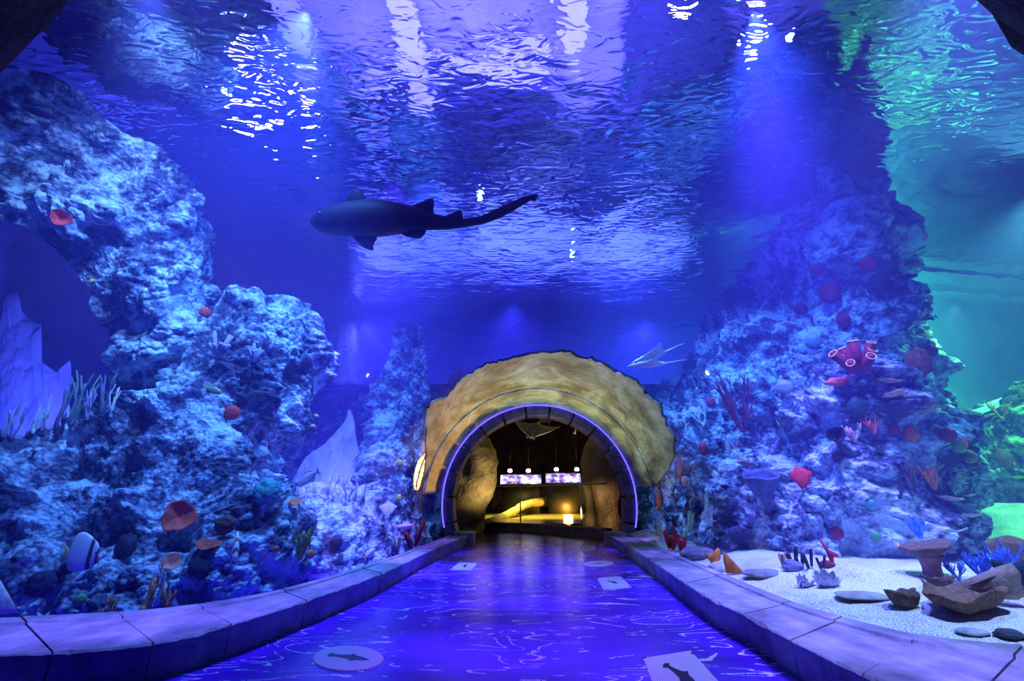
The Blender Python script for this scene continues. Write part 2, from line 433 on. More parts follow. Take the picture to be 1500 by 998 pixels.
# ------------------------------------------------------------------ walkway
PY = 10.8                                  # distance of the tunnel mouth
PX = PY * AX
t = NT('painted glossy floor'); v_ = t.coord((.55, 1.5, 1), (0, 0, math.radians(-9)))
nz = t.noise(v_, 1.5, 2.2, .5, .9)
band = t.math('ABSOLUTE', t.math('SUBTRACT', t.math('FRACT', t.math('MULTIPLY', nz, 10)), .5))
line = t.math('LESS_THAN', band, .05)
v2 = t.coord((1, 3.2, 1), (0, 0, math.radians(-9)))
gate = t.math('GREATER_THAN', t.noise(v2, 1.3, 3, .6), .49)
v3 = t.coord((1, 3.6, 1), (0, 0, math.radians(-9)))
dots = t.math('MULTIPLY', t.math('LESS_THAN', t.voro(v3, 5.5), .13), t.math('GREATER_THAN', t.noise(v2, 2.1, 3), .5))
v4 = t.coord((1, 1, 1))
speck = t.math('GREATER_THAN', t.noise(v4, 60, 2), .42)
mark = t.math('MULTIPLY', t.math('MAXIMUM', t.math('MULTIPLY', line, gate), dots), speck)
basec = t.ramp(t.noise(t.coord((.5, 1.2, 1)), 1.6, 4), [(.32, (.06, .010, .42)), (.68, (.19, .025, .95))])
t.bsdf(t.mix(t.math('MULTIPLY', mark, .85), basec, (.95, .95, 1.0)), .22, t.bump(t.noise(v4, 9, 3), .12, .02), .45)
M['floor'] = t.m
M['floor_dark'] = simple('dark polished floor', (.035, .03, .05), .2, .4, 2, .1, .5)
quad('floor', [(-4.5, -2.2, 0), (4.6, -2.2, 0), (4.6, PY + .15, 0), (-4.5, PY + .15, 0)], M['floor'], smooth=False)

# ------------------------------------------------------------------ stone curbs
t = NT('lavender stone'); v_ = t.coord()
nz = t.noise(v_, 3.5, 6, .65); st = t.noise(t.coord((1.2, .35, 1)), 5, 4)
c = t.ramp(t.math('ADD', t.math('MULTIPLY', nz, .6), t.math('MULTIPLY', st, .4)), [(.32, (.10, .09, .13)), (.52, (.30, .28, .36)), (.72, (.58, .55, .62))])
t.bsdf(c, .55, t.bump(t.math('ADD', t.noise(v_, 22, 5, .65), t.noise(v_, 5, 3)), .55, .03), .3); M['curb'] = t.m
CZ = .19
def curb(name, inner, outer, joints, label):
    A = np.array([PZ(u, v, CZ) for u, v in inner]); B = np.array([PZ(u, v, CZ) for u, v in outer])
    n = 42 * (len(A) - 1) + 1; K_ = len(A); A = cr(A, n); B = cr(B, n); rnd = random.Random(len(label))
    vs, fs = [], []
    cuts = [42 * k for k in range(K_)]
    for a, b in zip(cuts[:-1], cuts[1:]):
        o = len(vs); K = 0; idx = [a + .35] + list(range(a + 1, b)) + [b - .35]
        dz = rnd.uniform(-.006, .006)
        for i in idx:
            i0 = int(i); f = i - i0; i1 = min(n - 1, i0 + 1)
            pa = A[i0] * (1 - f) + A[i1] * f; pb = B[i0] * (1 - f) + B[i1] * f
            w = (pb - pa); L = np.linalg.norm(w); w = w / L
            q = np.array([[pa[0] * 6, pa[1] * 6, 1.]]); q2 = q * 4.3
            chip = .012 + .035 * max(0, float(fbm(q, 3, 4)[0]) - .5) * 2 + .03 * max(0, float(fbm(q2, 3, 9)[0]) - .52) * 2
            und = .012 * (float(fbm(q * .6, 2, 2)[0]) - .5)
            prof = [(.05, -.02), (.035, CZ * .5), (.015 + und, CZ - chip * 1.6), (und + chip * .45, CZ - chip * .5), (und + chip * 1.3, CZ + dz * .5), (L * .35, CZ + dz), (L * .72, CZ + dz),
                    (L * .80, CZ + dz - .002), (L * .815, CZ + dz + .012), (L - .004, CZ + dz + .012), (L, CZ - .03), (L, -.05)]
            K = len(prof)
            for d, z in prof: vs.append(pa + w * d + np.array([0, 0, z - CZ]))
        m = len(idx)
        fs += grid_faces(m, K, o, True) + [tuple(o + k for k in reversed(range(K))), tuple(o + (m - 1) * K + k for k in range(K))]
    ob = mesh(name, vs, fs, M['curb'], None, True); ob['kind'] = 'structure'; ob['label'] = label
    me = ob.data
    me.polygons.foreach_set('use_smooth', [False] * len(me.polygons))
    return A, B
LA_, LB_ = curb('trim_1', [(686, 785), (640, 803), (560, 840), (450, 880), (340, 915), (226, 943), (78, 957), (-100, 962), (-420, 966)],
     [(658, 786), (612, 804), (528, 832), (412, 865), (288, 888), (170, 900), (30, 907), (-150, 909), (-480, 910)],
     None, 'left stone curb of pale blocks with a chipped front edge')
RA_, RB_ = curb('trim_2', [(890, 783), (920, 800), (956, 823), (1004, 855), (1040, 878), (1087, 900), (1157, 938), (1261, 988), (1400, 1052), (1600, 1120)],
     [(921, 782), (952, 797), (995, 815), (1060, 842), (1105, 861), (1160, 883), (1235, 905), (1350, 932), (1500, 948), (1760, 955)],
     None, 'right stone curb of pale blocks beside the sand')

# ------------------------------------------------------------------ tunnel mouth
M['block'] = simple('dark portal stone', (.16, .13, .24), .6, .5, 5, .6, .25, dist=.02)
M['rim'] = glow('blue light strip', (.10, .07, 1.0), 2.6)  # glow put in for the bright edge of the acrylic joint
def ringp(r, a, y): return (PX + r * math.cos(a), y, TZ + r * math.sin(a))
A0 = math.asin((-.06 - TZ) / 1.9)          # lowest angle, just under the floor
portal = empty('tunnel_portal', (PX, PY, 0), 'round dark stone tunnel mouth edged by a glowing blue line at the end of the walkway', 'portal')
portal['kind'] = 'structure'
def rel(o, e):
    o.parent = e; o.location = -e.location; return o
nb = 15; span = PI - 2 * A0; vs, fs = [], []
for k in range(nb):
    a_s = A0 + span * k / nb + .012; a_e = A0 + span * (k + 1) / nb - .012; o = len(vs); m = 9
    for i in range(m):
        a = a_s + (a_e - a_s) * i / (m - 1)
        for (r, y) in ((1.90, PY + .02), (1.88, PY + .4), (2.16, PY + .4), (2.16, PY), (2.02, PY - .015), (1.92, PY)): vs.append(ringp(r, a, y))
    fs += grid_faces(m, 6, o, True) + [(o + 5, o + 4, o + 3, o + 2, o + 1, o), tuple(o + (m - 1) * 6 + q for q in range(6))]
rel(mesh('stone_ring', vs, fs, M['block'], None, False), portal)
mb = MB(); mb.tube([ringp(2.13, A0 + .25 + (PI - 2 * A0 - .5) * i / 90, PY - .03) for i in range(91)], .016, 8)
rim_ = mb.build('light_strip', M['rim']); rel(rim_, portal); rim_['label'] = 'glowing blue line for the bright acrylic edge round the tunnel mouth'
for sx, u0 in ((-1, 0), (1, 1)):
    mb = MB(); cx = PX + sx * 1.60
    mb.box((cx, PY - .12, .11), (.20, .30, .13)); 
    o = mb.build('plinth', M['curb'], None, False); rel(o, portal)

# end wall around the mouth
vs, fs = [], []; m = 220
for i in range(m):
    a = 2 * PI * i / m; c, s = math.cos(a), math.sin(a)
    k = min(9.5 / max(1e-6, abs(c)), (2.5 if s > 0 else 1.2) / max(1e-6, abs(s)))
    if s > 0: k = min(k, 9.5) * (1 + min(1, abs(c) * 3) * (.9 * float(fbm(np.array([[k * c * 1.3, 3.0, 0.0]]), 4, 6)[0]) - .36))
    k = max(k, 2.15)
    for y in (PY + .55, PY + .8):
        vs.append((PX + 2.1 * c, y, TZ + 2.1 * s)); vs.append((PX + k * c, y, TZ + k * s))
for i in range(m):
    j = (i + 1) % m
    fs += [(4 * i, 4 * j, 4 * j + 1, 4 * i + 1), (4 * i + 3, 4 * j + 3, 4 * j + 2, 4 * i + 2), (4 * i + 2, 4 * j + 2, 4 * j, 4 * i)]
o = mesh('wall_front', vs, fs, M['reef_dark'], None, False); o['kind'] = 'structure'

# olive vault: the cave's yellow reflection in the acrylic, painted on a shell
t = NT('stained olive vault'); v_ = t.coord((.8, .55, 1.6))  # olive is the cave's yellow reflection put into the colour
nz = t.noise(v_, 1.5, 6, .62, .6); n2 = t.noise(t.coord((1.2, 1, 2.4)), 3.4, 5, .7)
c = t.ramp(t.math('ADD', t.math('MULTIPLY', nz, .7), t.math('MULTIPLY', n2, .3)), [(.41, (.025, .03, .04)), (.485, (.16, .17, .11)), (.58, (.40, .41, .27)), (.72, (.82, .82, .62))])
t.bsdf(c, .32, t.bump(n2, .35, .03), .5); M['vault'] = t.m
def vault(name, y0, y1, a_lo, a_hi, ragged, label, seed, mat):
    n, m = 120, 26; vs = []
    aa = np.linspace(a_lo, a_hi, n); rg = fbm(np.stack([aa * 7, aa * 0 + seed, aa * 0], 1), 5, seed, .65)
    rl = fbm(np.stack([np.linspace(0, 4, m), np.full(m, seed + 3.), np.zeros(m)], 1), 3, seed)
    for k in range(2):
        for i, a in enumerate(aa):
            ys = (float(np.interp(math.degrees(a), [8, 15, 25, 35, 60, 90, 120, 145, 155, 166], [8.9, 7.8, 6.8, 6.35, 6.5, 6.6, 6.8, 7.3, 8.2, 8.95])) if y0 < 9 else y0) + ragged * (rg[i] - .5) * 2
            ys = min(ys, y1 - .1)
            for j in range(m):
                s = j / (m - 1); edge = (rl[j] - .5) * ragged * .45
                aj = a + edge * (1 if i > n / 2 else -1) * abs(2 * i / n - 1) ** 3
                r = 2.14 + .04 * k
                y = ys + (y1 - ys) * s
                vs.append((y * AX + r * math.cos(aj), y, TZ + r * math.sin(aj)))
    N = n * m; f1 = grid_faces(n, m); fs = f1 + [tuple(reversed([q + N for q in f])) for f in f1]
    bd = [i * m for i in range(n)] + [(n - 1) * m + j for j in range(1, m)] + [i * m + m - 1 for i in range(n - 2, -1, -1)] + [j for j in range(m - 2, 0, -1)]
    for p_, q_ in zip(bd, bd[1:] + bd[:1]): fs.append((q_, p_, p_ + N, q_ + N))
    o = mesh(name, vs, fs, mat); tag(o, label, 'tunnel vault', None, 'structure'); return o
vault('ceiling_vault', 6.75, 9.05, math.radians(9), math.radians(166), .5, 'outer ragged band of the yellow cave reflection on the tunnel roof', 5, M['vault'])  # shells that carry the painted reflection
vault('ceiling_vault', 9.12, PY - .02, math.radians(8), math.radians(176), .05, 'inner band of the yellow cave reflection on the tunnel roof next to the blue line', 11, M['vault'])

# ------------------------------------------------------------------ cave beyond the mouth
M['cave'] = simple('cave rock', (.10, .085, .06), .85, .55, 2.2, 1.0, .15, dist=.08)
M['cave_warm'] = simple('ochre cave rock', (.42, .33, .16), .8, .5, 2.5, 1.0, .15, dist=.06)
quad('floor_cave', [(-5, PY + .15, 0), (8, PY + .15, 0), (8, 30, 0), (-5, 30, 0)], M['floor_dark'], smooth=False)
quad('wall_cave_left', [(-4.5, PY + .6, -.1), (-4.5, 30, -.1), (-4.5, 30, 8), (-4.5, PY + .6, 8)], M['cave'])
quad('wall_cave_right', [(7.5, PY + .6, -.1), (7.5, 30, -.1), (7.5, 30, 8), (7.5, PY + .6, 8)], M['cave'])
def rockplane(name, f, n, m, mat, amp, seed):
    p = np.array([f(i / (n - 1), j / (m - 1)) for i in range(n) for j in range(m)], float)
    q = p.copy(); d = fbm(p * .8, 4, seed) - .5
    q += np.stack([fbm(p * .9, 4, seed + 3) - .5, fbm(p * .9, 4, seed + 6) - .5, d], 1) * amp
    o = mesh(name, q, grid_faces(n, m), mat); o['kind'] = 'structure'; return o
rockplane('wall_cave_back', lambda s, t_: (-5 + 13 * s, 29.3, -.3 + 9 * t_), 60, 40, M['cave'], 1.2, 3)
rockplane('ceiling_cave', lambda s, t_: (-5 + 13 * s, PY + .9 + 18.6 * t_, 3.0 + 3.6 * t_), 50, 60, M['cave'], .35, 14)
def rock(name, path, radii, mat, seed, amp, label, cat='rock', seg=40, n=60, kind=None):
    pts = cr(np.array(path, float), n); rr = cr(np.array(radii, float).reshape(-1, 1), n)[:, 0]
    mb = MB(); mb.tube(list(pts), list(rr), seg)
    p = np.array(mb.v); ctr = np.repeat(np.concatenate([pts[:1], pts, pts[-1:]]), seg, 0)
    nr = p - ctr; nr /= np.maximum(1e-6, np.linalg.norm(nr, axis=1, keepdims=True))
    d = (fbm(p * 1.1, 4, seed) - .5) * 2.2 + .5 * knobs(p * 1.6, seed + 3) - .2 + (fbm(p * 6, 3, seed + 7) - .5) * .5
    mb.v = [tuple(x) for x in p + nr * (d * amp)[:, None]]
    o = mb.build(name, mat); tag(o, label, cat, None, kind); return o
rock('cave_rock', [P(672, 800, 13), P(680, 740, 13), P(690, 690, 13), P(688, 662, 13.2), P(676, 648, 13.4)], [.55, .55, .72, .66, .45], M['cave_warm'], 4, .25,
     'bulging ochre rock column just inside the tunnel mouth on the left', 'rock', kind='structure')
rock('cave_rock', [P(885, 800, 13.5), P(884, 740, 13.5), P(884, 690, 13.5), P(890, 652, 13.6), P(892, 640, 13.7)], [.55, .5, .55, .55, .4], M['cave_warm'], 9, .2,
     'purple-brown rock column just inside the tunnel mouth on the right', 'rock', kind='structure')
# low curb, glass railing
rp = cr(np.array([P(700, 770, 14.2), P(735, 770, 13.9), P(780, 770, 13.3), P(830, 775, 12.4), P(893, 785, 11.25)]), 60)
mb = MB(); vs = []
for i, p in enumerate(rp):
    tg = rp[min(59, i + 1)] - rp[max(0, i - 1)]; nn = np.array([tg[1], -tg[0], 0]); nn /= np.linalg.norm(nn)
    for (d, z) in ((-.12, 0), (-.12, .20), (-.10, .22), (.10, .22), (.12, .20), (.12, 0)): vs.append((p[0] + nn[0] * d, p[1] + nn[1] * d, z))
o = mesh('trim_6', vs, grid_faces(60, 6, 0, True), M['block'], None, False); o['kind'] = 'structure'
M['steel'] = simple('brushed rail', (.5, .5, .55), .3, .1, 20, .1, .5, metal=.8)
t = NT('thin clear glass'); g1 = t.n('ShaderNodeBsdfTransparent'); g2 = t.n('ShaderNodeBsdfGlossy'); g2.inputs['Roughness'].default_value = .03
fr = t.n('ShaderNodeLayerWeight'); fr.inputs['Blend'].default_value = .25; mx = t.n('ShaderNodeMixShader')
g1.inputs[0].default_value = (.93, .96, .95, 1)
t.l(t.math('MULTIPLY', fr.outputs['Fresnel'], .7), mx.inputs[0]); t.l(g1.outputs[0], mx.inputs[1]); t.l(g2.outputs[0], mx.inputs[2]); t.l(mx.outputs[0], t.out.inputs['Surface']); M['glass'] = t.m
rail = empty('glass_railing', (rp[30][0], rp[30][1], .22), 'waist-high glass railing with a steel handrail curving across the cave beyond the tunnel mouth', 'railing')
mb = MB(); mb.tube([(p[0], p[1], 1.27) for p in rp], .03, 10); rel(mb.build('handrail', M['steel']), rail)
for k in range(5):
    i0, i1 = [0, 12, 24, 37, 50][k], [12, 24, 37, 50, 59][k]; vs = []
    seg = rp[i0:i1 + 1]; nseg = len(seg)
    for i, p in enumerate(seg):
        tg = seg[min(nseg - 1, i + 1)] - seg[max(0, i - 1)]; nn = np.array([tg[1], -tg[0], 0]); nn /= np.linalg.norm(nn)
        for (d, z) in ((-.006, .224), (-.006, 1.235), (.006, 1.235), (.006, .224)): vs.append((p[0] + nn[0] * d, p[1] + nn[1] * d, z))
    rel(mesh('glass_panel', vs, grid_faces(nseg, 4, 0, True), M['glass'], None, False), rail)
for i in (0, 24, 50):
    mb = MB(); mb.tube([(rp[i][0], rp[i][1], .225), (rp[i][0], rp[i][1], 1.25)], .022, 8, 1, False); rel(mb.build('post', M['steel']), rail)
# lit pool, its rocky rim and the rocks behind
M['pool'] = simple('shallow golden pool', (.42, .36, .10), .12, .4, 1.2, .35, .6, dist=.05)
o = bed('pool_water', -2.2, 7, 14.6, 27, 60, 60, lambda p: .2 + .012 * fbm(p * np.array([1, 3, 1]), 3, 2), M['pool'])
M['bank'] = simple('lit bank rock', (.50, .42, .16), .85, .5, 3, 1, .2, dist=.05)
rock('pool_rim', [P(712, 766, 15.5), P(735, 758, 16.5), P(755, 747, 18), P(775, 738, 20), P(800, 735, 22)], [.10, .12, .13, .15, .18], M['bank'], 21, .06,
     'curving olive rock rim rising behind the glass railing', 'rock', 20, 90, 'structure')
rock('cave_rock', [P(700, 735, 27), P(760, 733, 27), P(800, 734, 27), P(840, 733, 26.5), P(900, 732, 26)], [.6, .45, .5, .65, .75], M['bank'], 33, .35,
     'low rock bank lit orange behind the golden pool', 'rock', 30, 90, 'structure')
# two lit round tanks with small lamps over them
t = NT('lit tank scene'); v_ = t.coord()
c = t.ramp(t.noise(t.coord((1, 1, 1.6)), 2.6, 5, .7), [(.40, (.02, .02, .10)), (.47, (.25, .10, .30)), (.53, (.22, .25, 1)), (.62, (.75, .75, 1))])
e = t.n('ShaderNodeEmission'); t.l(c, e.inputs[0]); e.inputs[1].default_value = 2.2; t.l(e.outputs[0], t.out.inputs['Surface']); M['tank_scene'] = t.m
M['black'] = simple('black plastic', (.02, .02, .022), .5, .2, 20, .1)
M['lamp_white'] = glow('lamp lens', (1, .82, .7), 6)
for k, (u, w_, v, zc, la) in enumerate(((763, 60, 703, 21.5, 'glowing blue round tank with dark rocks, the left of the pair in the cave'), (825, 51, 701, 21.5, 'glowing blue round tank with brown coral, the right of the pair in the cave'))):
    c = P(u, v, zc); rx = w_ / 2 / 680 * zc; hz = 6.2 / 680 * zc
    tk = empty('aquarium_tank', (c[0], c[1], c[2] - hz), la, 'aquarium')
    mb = MB(); mb.lathe([(rx, -hz), (rx, -hz * .5), (rx, 0), (rx, hz * .5), (rx, hz)], 40); o = mb.build('viewing_window', M['tank_scene'], None, True, lambda p: p * np.array([1, .5, 1]) + np.array([0, 0, hz])); o.parent = tk
    for nm, z0, z1 in (('top_cap', hz, hz * 1.25), ('base', -hz * 1.35, -hz)):
        mb = MB(); mb.lathe([(rx * .98, z0), (rx * 1.02, z0 + .02), (rx * 1.02, z1 - .02), (rx * .98, z1)], 40)
        o = mb.build(nm, M['black'], None, True, lambda p: p * np.array([1, .5, 1]) + np.array([0, 0, hz])); o.parent = tk
    pl = MB(); pl.lathe([(rx * .9, -c[2] + .02), (rx * .9, -hz * 1.35)], 30); o = pl.build('plinth', M['black'], None, True, lambda p: p * np.array([1, .45, 1]) + np.array([0, 0, hz])); o.parent = tk
    for s, lu in enumerate(((747, 774), (815, 845))[k]):
        q = P(lu, 690 - 2 * k, zc - .3); 
        lp = empty('hanging_lamp', q, ['small white lamp over the left end of the left glowing tank', 'small white lamp over the right end of the left glowing tank',
                   'small white lamp over the left end of the right glowing tank', 'small white lamp over the right end of the right glowing tank'][2 * k + s], 'lamp')
        mb = MB(); mb.lathe([(.07, -.06), (.10, -.05), (.10, .04), (.06, .08)], 16); o = mb.build('lens', M['lamp_white']); o.parent = lp
        mb = MB(); mb.lathe([(.06, .08), (.11, .09), (.09, .18), (.02, .22)], 16); o = mb.build('lamp_shade', M['black']); o.parent = lp
        mb = MB(); mb.tube([(0, 0, .2), (0, 0, 2.6)], .012, 6, 1, False); o = mb.build('cord', M['black']); o.parent = lp

# ------------------------------------------------------------------ dark rock arch at the viewer's doorway
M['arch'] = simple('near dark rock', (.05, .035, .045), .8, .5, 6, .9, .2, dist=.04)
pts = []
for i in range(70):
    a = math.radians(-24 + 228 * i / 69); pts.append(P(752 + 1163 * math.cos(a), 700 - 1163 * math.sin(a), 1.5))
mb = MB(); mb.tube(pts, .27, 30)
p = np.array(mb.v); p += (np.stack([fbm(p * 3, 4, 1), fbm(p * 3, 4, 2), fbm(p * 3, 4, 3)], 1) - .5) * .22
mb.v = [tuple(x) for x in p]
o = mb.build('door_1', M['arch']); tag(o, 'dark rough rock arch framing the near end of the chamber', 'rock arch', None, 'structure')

# ------------------------------------------------------------------ room above the water
M['up_mid'] = simple('lavender ceiling panel', (.34, .34, .60), .7, .5, .5, .3)
M['up_light'] = simple('pale girder', (.68, .70, .95), .6, .12, 2, .1)
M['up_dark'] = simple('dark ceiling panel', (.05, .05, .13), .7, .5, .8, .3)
M['up_tan'] = simple('tan plaster', (.42, .33, .30), .7, .5, 1.5, .5)
ZC = 9.0
quad('ceiling', [(-16, -6, ZC + .4), (16, -6, ZC + .4), (16, 26, ZC + .4), (-16, 26, ZC + .4)], M['up_mid'])
for nm, pts in (('wall_upper_back', [(-16, 22, 6), (16, 22, 6), (16, 22, 9.5), (-16, 22, 9.5)]), ('wall_upper_left', [(-14, -6, 6), (-14, 26, 6), (-14, 26, 9.5), (-14, -6, 9.5)]),
                ('wall_upper_right', [(15, -6, 6), (15, 26, 6), (15, 26, 9.5), (15, -6, 9.5)])):
    quad(nm, pts, M['up_dark'])
def girder(px, wid, z=ZC, mat='up_light', h=.15, label=None):
    q = cr(np.array([refr(u, v, z) for u, v in px]), 24); vs = []
    for i, p in enumerate(q):
        tg = q[min(23, i + 1)] - q[max(0, i - 1)]; nn = np.array([tg[1], -tg[0], 0]); nn /= max(1e-6, np.linalg.norm(nn))
        for (d, zz) in ((-wid, -h), (-wid, h), (wid, h), (wid, -h)): vs.append((p[0] + nn[0] * d, p[1] + nn[1] * d, z + zz))
    o = mesh('ceiling_girder', vs, grid_faces(24, 4, 0, True) + [(3, 2, 1, 0), tuple(23 * 4 + k for k in range(4))], M[mat], None, False); tag(o, label, 'girder', None, 'structure')
def panel(px, z, mat, label):
    q = [refr(u, v, z) for u, v in px]; vs = [tuple(p) for p in q] + [(p[0], p[1], p[2] + .12) for p in q]; n = len(q)
    fs = [tuple(range(n)), tuple(reversed(range(n, 2 * n)))] + [(i, i + n, (i + 1) % n + n, (i + 1) % n) for i in range(n)]
    o = mesh('ceiling_panel', vs, fs, M[mat], None, False); tag(o, label, 'panel', None, 'structure')
girder([(455, 178), (500, 125), (560, 103), (620, 96), (700, 88), (800, 76)], .42, ZC, label='pale girder crossing above the water')
girder([(580, -20), (596, 40), (612, 96)], .30, ZC - .02, label='pale girder running back over the water')
girder([(614, 100), (622, 135), (632, 168)], .26, ZC - .02, label='pale strut under the crossing girder')
girder([(405, -30), (428, 30), (450, 100), (470, 170)], .30, ZC - .04, label='pale girder at the left of the skylight')
girder([(838, -20), (840, 30), (842, 70)], .25, ZC - .02, label='pale girder at the right of the skylight')
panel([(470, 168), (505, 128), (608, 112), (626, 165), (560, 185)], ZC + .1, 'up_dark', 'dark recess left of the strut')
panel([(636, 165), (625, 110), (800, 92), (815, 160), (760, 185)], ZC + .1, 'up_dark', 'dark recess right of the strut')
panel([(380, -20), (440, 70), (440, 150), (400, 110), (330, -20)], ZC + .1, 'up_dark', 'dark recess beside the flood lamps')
panel([(430, 105), (450, 130), (455, 175), (400, 175), (390, 130)], ZC + .05, 'up_tan', 'tan plaster patch by the flood lamps')
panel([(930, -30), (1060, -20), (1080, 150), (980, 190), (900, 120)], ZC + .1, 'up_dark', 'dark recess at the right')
# flood lamps above the surface
def flood(u, v, z, r, strength, label, col=(.9, .85, 1)):
    c = refr(u, v, z)
    e = empty('flood_lamp', c, label, 'lamp'); gm = glow('flood lens', col, strength)
    mb = MB(); mb.lathe([(r * .96, 0), (r, .01), (r, .03), (r * .9, .04)], 24); o = mb.build('lens', gm); o.parent = e
    mb = MB(); mb.lathe([(r * 1.0, .035), (r * 1.12, .04), (r * 1.05, .2), (r * .5, .32), (.03, .34)], 24); o = mb.build('lamp_housing', M['black']); o.parent = e
    mb = MB(); mb.tube([(0, 0, .3), (0, 0, ZC + .42 - z)], .03, 8, 1, False); o = mb.build('bracket', M['black']); o.parent = e
flood(352, 130, 7.6, .42, 130, 'big warm flood lamp glaring through the ripples at upper left')
flood(385, 172, 7.6, .26, 90, 'second flood lamp just below the big warm one')
flood(1100, 47, 7.6, .17, 260, 'single bright white flood lamp at the upper right')
flood(435, 205, 7.2, .34, 130, 'flood lamp glaring beside the shark')
flood(1005, 3, 7.8, .16, 60, 'small flood lamp at the top edge right of the middle')
# ------------------------------------------------------------------ placing things on the reef
bpy.context.view_layer.update()
DG = bpy.context.evaluated_depsgraph_get()
TREES = []
for o in [r for r in REEFS if r.name[:4] in ('reef', 'rock') and 'spire' not in r.name] + [SAND]:
    TREES.append(BVHTree.FromPolygons([v.co for v in o.data.vertices], [p.vertices[:] for p in o.data.polygons]))
def hit(u, v):
    d = ray(u, v); L = np.linalg.norm(d); dv = Vector(d / L); best = None
    for tr in TREES:
        loc, nor, idx, dist = tr.ray_cast(Vector(CAM), dv, 40)
        if loc is not None and (best is None or dist < best[2]): best = (loc, nor, dist)
    if best is None: return hit(u, v + 4) if v < 860 else (np.array(P(u, v, 9.0)), np.array([0, -1, 0.]), 9.0)
    loc, nor, dist = best
    n = np.array(nor)
    if n.dot(dv) > 0: n = -n
    return np.array(loc), n, dist / L
def basis(z, hint=(0, 0, 1)):
    z = np.array(z, float); z /= np.linalg.norm(z); h = np.array(hint, float)
    x = np.cross(h, z)
    if np.linalg.norm(x) < 1e-3: x = np.cross([0, 1, 0], z)
    x /= np.linalg.norm(x); y = np.cross(z, x)
    return Matrix((x, y, z)).transposed()
def clears(objs, M4):
    vs, fs = [], []
    for o in objs:
        k = len(vs); vs += [M4 @ v.co for v in o.data.vertices]; fs += [[i + k for i in p.vertices] for p in o.data.polygons]
    tr = BVHTree.FromPolygons(vs, fs)
    return not any(tr.overlap(t_) for t_ in TREES)
def settle(objs, loc, rot3, n, top, steps=16, step=.025):
    steps = 40
    """seat a finished local-space thing on the reef: back it off along n until it just touches"""
    loc = np.array(loc, float)
    for k in range(steps):
        M4 = Matrix.Translation(loc) @ rot3.to_4x4()
        if clears(objs, M4): break
        loc = loc + n * step
    top.matrix_world = Matrix.Translation(loc) @ rot3.to_4x4()
    return loc
CM = {}
def cmat(col, rough=.65, var=.4, scale=14, bump=.7):
    k = (col, rough, scale)
    if k not in CM: CM[k] = simple('coral tissue', col, rough, var, scale, bump, .25, dist=.012)
    return CM[k]
RED = (.75, .07, .035); ORANGE = (.95, .25, .06); PINK = (.95, .45, .35); MAROON = (.30, .02, .03); BROWN = (.30, .13, .06); TAN = (.62, .42, .22)
DARK = (.03, .03, .05); GREEN = (.12, .42, .12); OLIVE = (.32, .34, .08); TEAL = (.10, .42, .38); PALE = (.80, .82, .74); BLUE = (.10, .28, .95); LIME = (.55, .85, .12); RUST = (.70, .26, .08); LILAC = (.5, .42, .62)

def blob(mb, c, r, seed, amp=.25, sx=1, sy=1, sz=1, sub=3, f=3.0):
    bm = bmesh.new(); bmesh.ops.create_icosphere(bm, subdivisions=sub, radius=1)
    p = np.array([v.co[:] for v in bm.verts]); d = 1 + amp * (knobs(p * f * .5 + seed * 3.1, seed) - .5) + amp * .5 * (fbm(p * f, 2, seed) - .5)
    p = p * d[:, None] * np.array([sx, sy, sz]) * r + np.array(c)
    mb.add(p, [[v.index for v in fc.verts] for fc in bm.faces]); bm.free()
def fin_plate(mb, outline, th, axis=1):
    """a closed, lens-thick plate from a 2D outline (x,z); thickness along y"""
    o = np.array(outline, float); c = o.mean(0); n = len(o); vs = []
    for s in (-1, 1):
        for q in o: vs.append((q[0], s * th * .25, q[1]))
    for s in (-1, 1):
        for q in o: m = c + (q - c) * .6; vs.append((m[0], s * th, m[1]))
    fs = []
    for i in range(n):
        j = (i + 1) % n
        fs += [(i, j, n + j, n + i), (2 * n + i, 2 * n + j, j, i), (n + i, n + j, 3 * n + j, 3 * n + i)]
    fs += [tuple(reversed(range(2 * n, 3 * n))), tuple(range(3 * n, 4 * n))]
    fs = [tuple(reversed(f)) for f in fs]
    mb.add(vs, fs)

def cup(u, v, px, label, col=RED, tilt=.75, deep=.5, name='cup_sponge', squash=1.0, cat='sponge', group=None):
    loc, n, zc = hit(u, v); r = px / 680 * zc; rnd = random.Random(int(u * 7 + v))
    ph = rnd.random() * 6
    def wob(rr, z, q, s):
        k = 1 + .09 * math.sin(3 * q + ph) * min(1, rr / r * 1.2) + .05 * math.sin(7 * q + 2 * ph) * min(1, rr / r)
        return rr * k, z + .06 * r * math.sin(4 * q + ph) * (rr / r)
    mb = MB(); mb.lathe([(.12 * r, -.75 * r * deep), (.2 * r, -.6 * r * deep), (.3 * r, -.4 * r * deep), (.62 * r, -.1 * r), (.92 * r, .16 * r * deep * 2), (1.0 * r, .26 * r * deep * 2), (.97 * r, .30 * r * deep * 2), (.86 * r, .22 * r * deep * 2), (.5 * r, .0), (.22 * r, -.1 * r), (.10 * r, -.34 * r * deep), (.02 * r, -.4 * r * deep)], 36, wob)
    o = mb.build(name, cmat(col)); o.data.transform(Matrix.Scale(squash, 4, (0, 1, 0)))
    vw = CAM - loc; vw /= np.linalg.norm(vw)
    z = vw * tilt + np.array([0, 0, 1]) * (1 - tilt)
    settle([o], loc + vw * .75 * r * deep * tilt, basis(z), vw, o); return tag(o, label, cat, group)
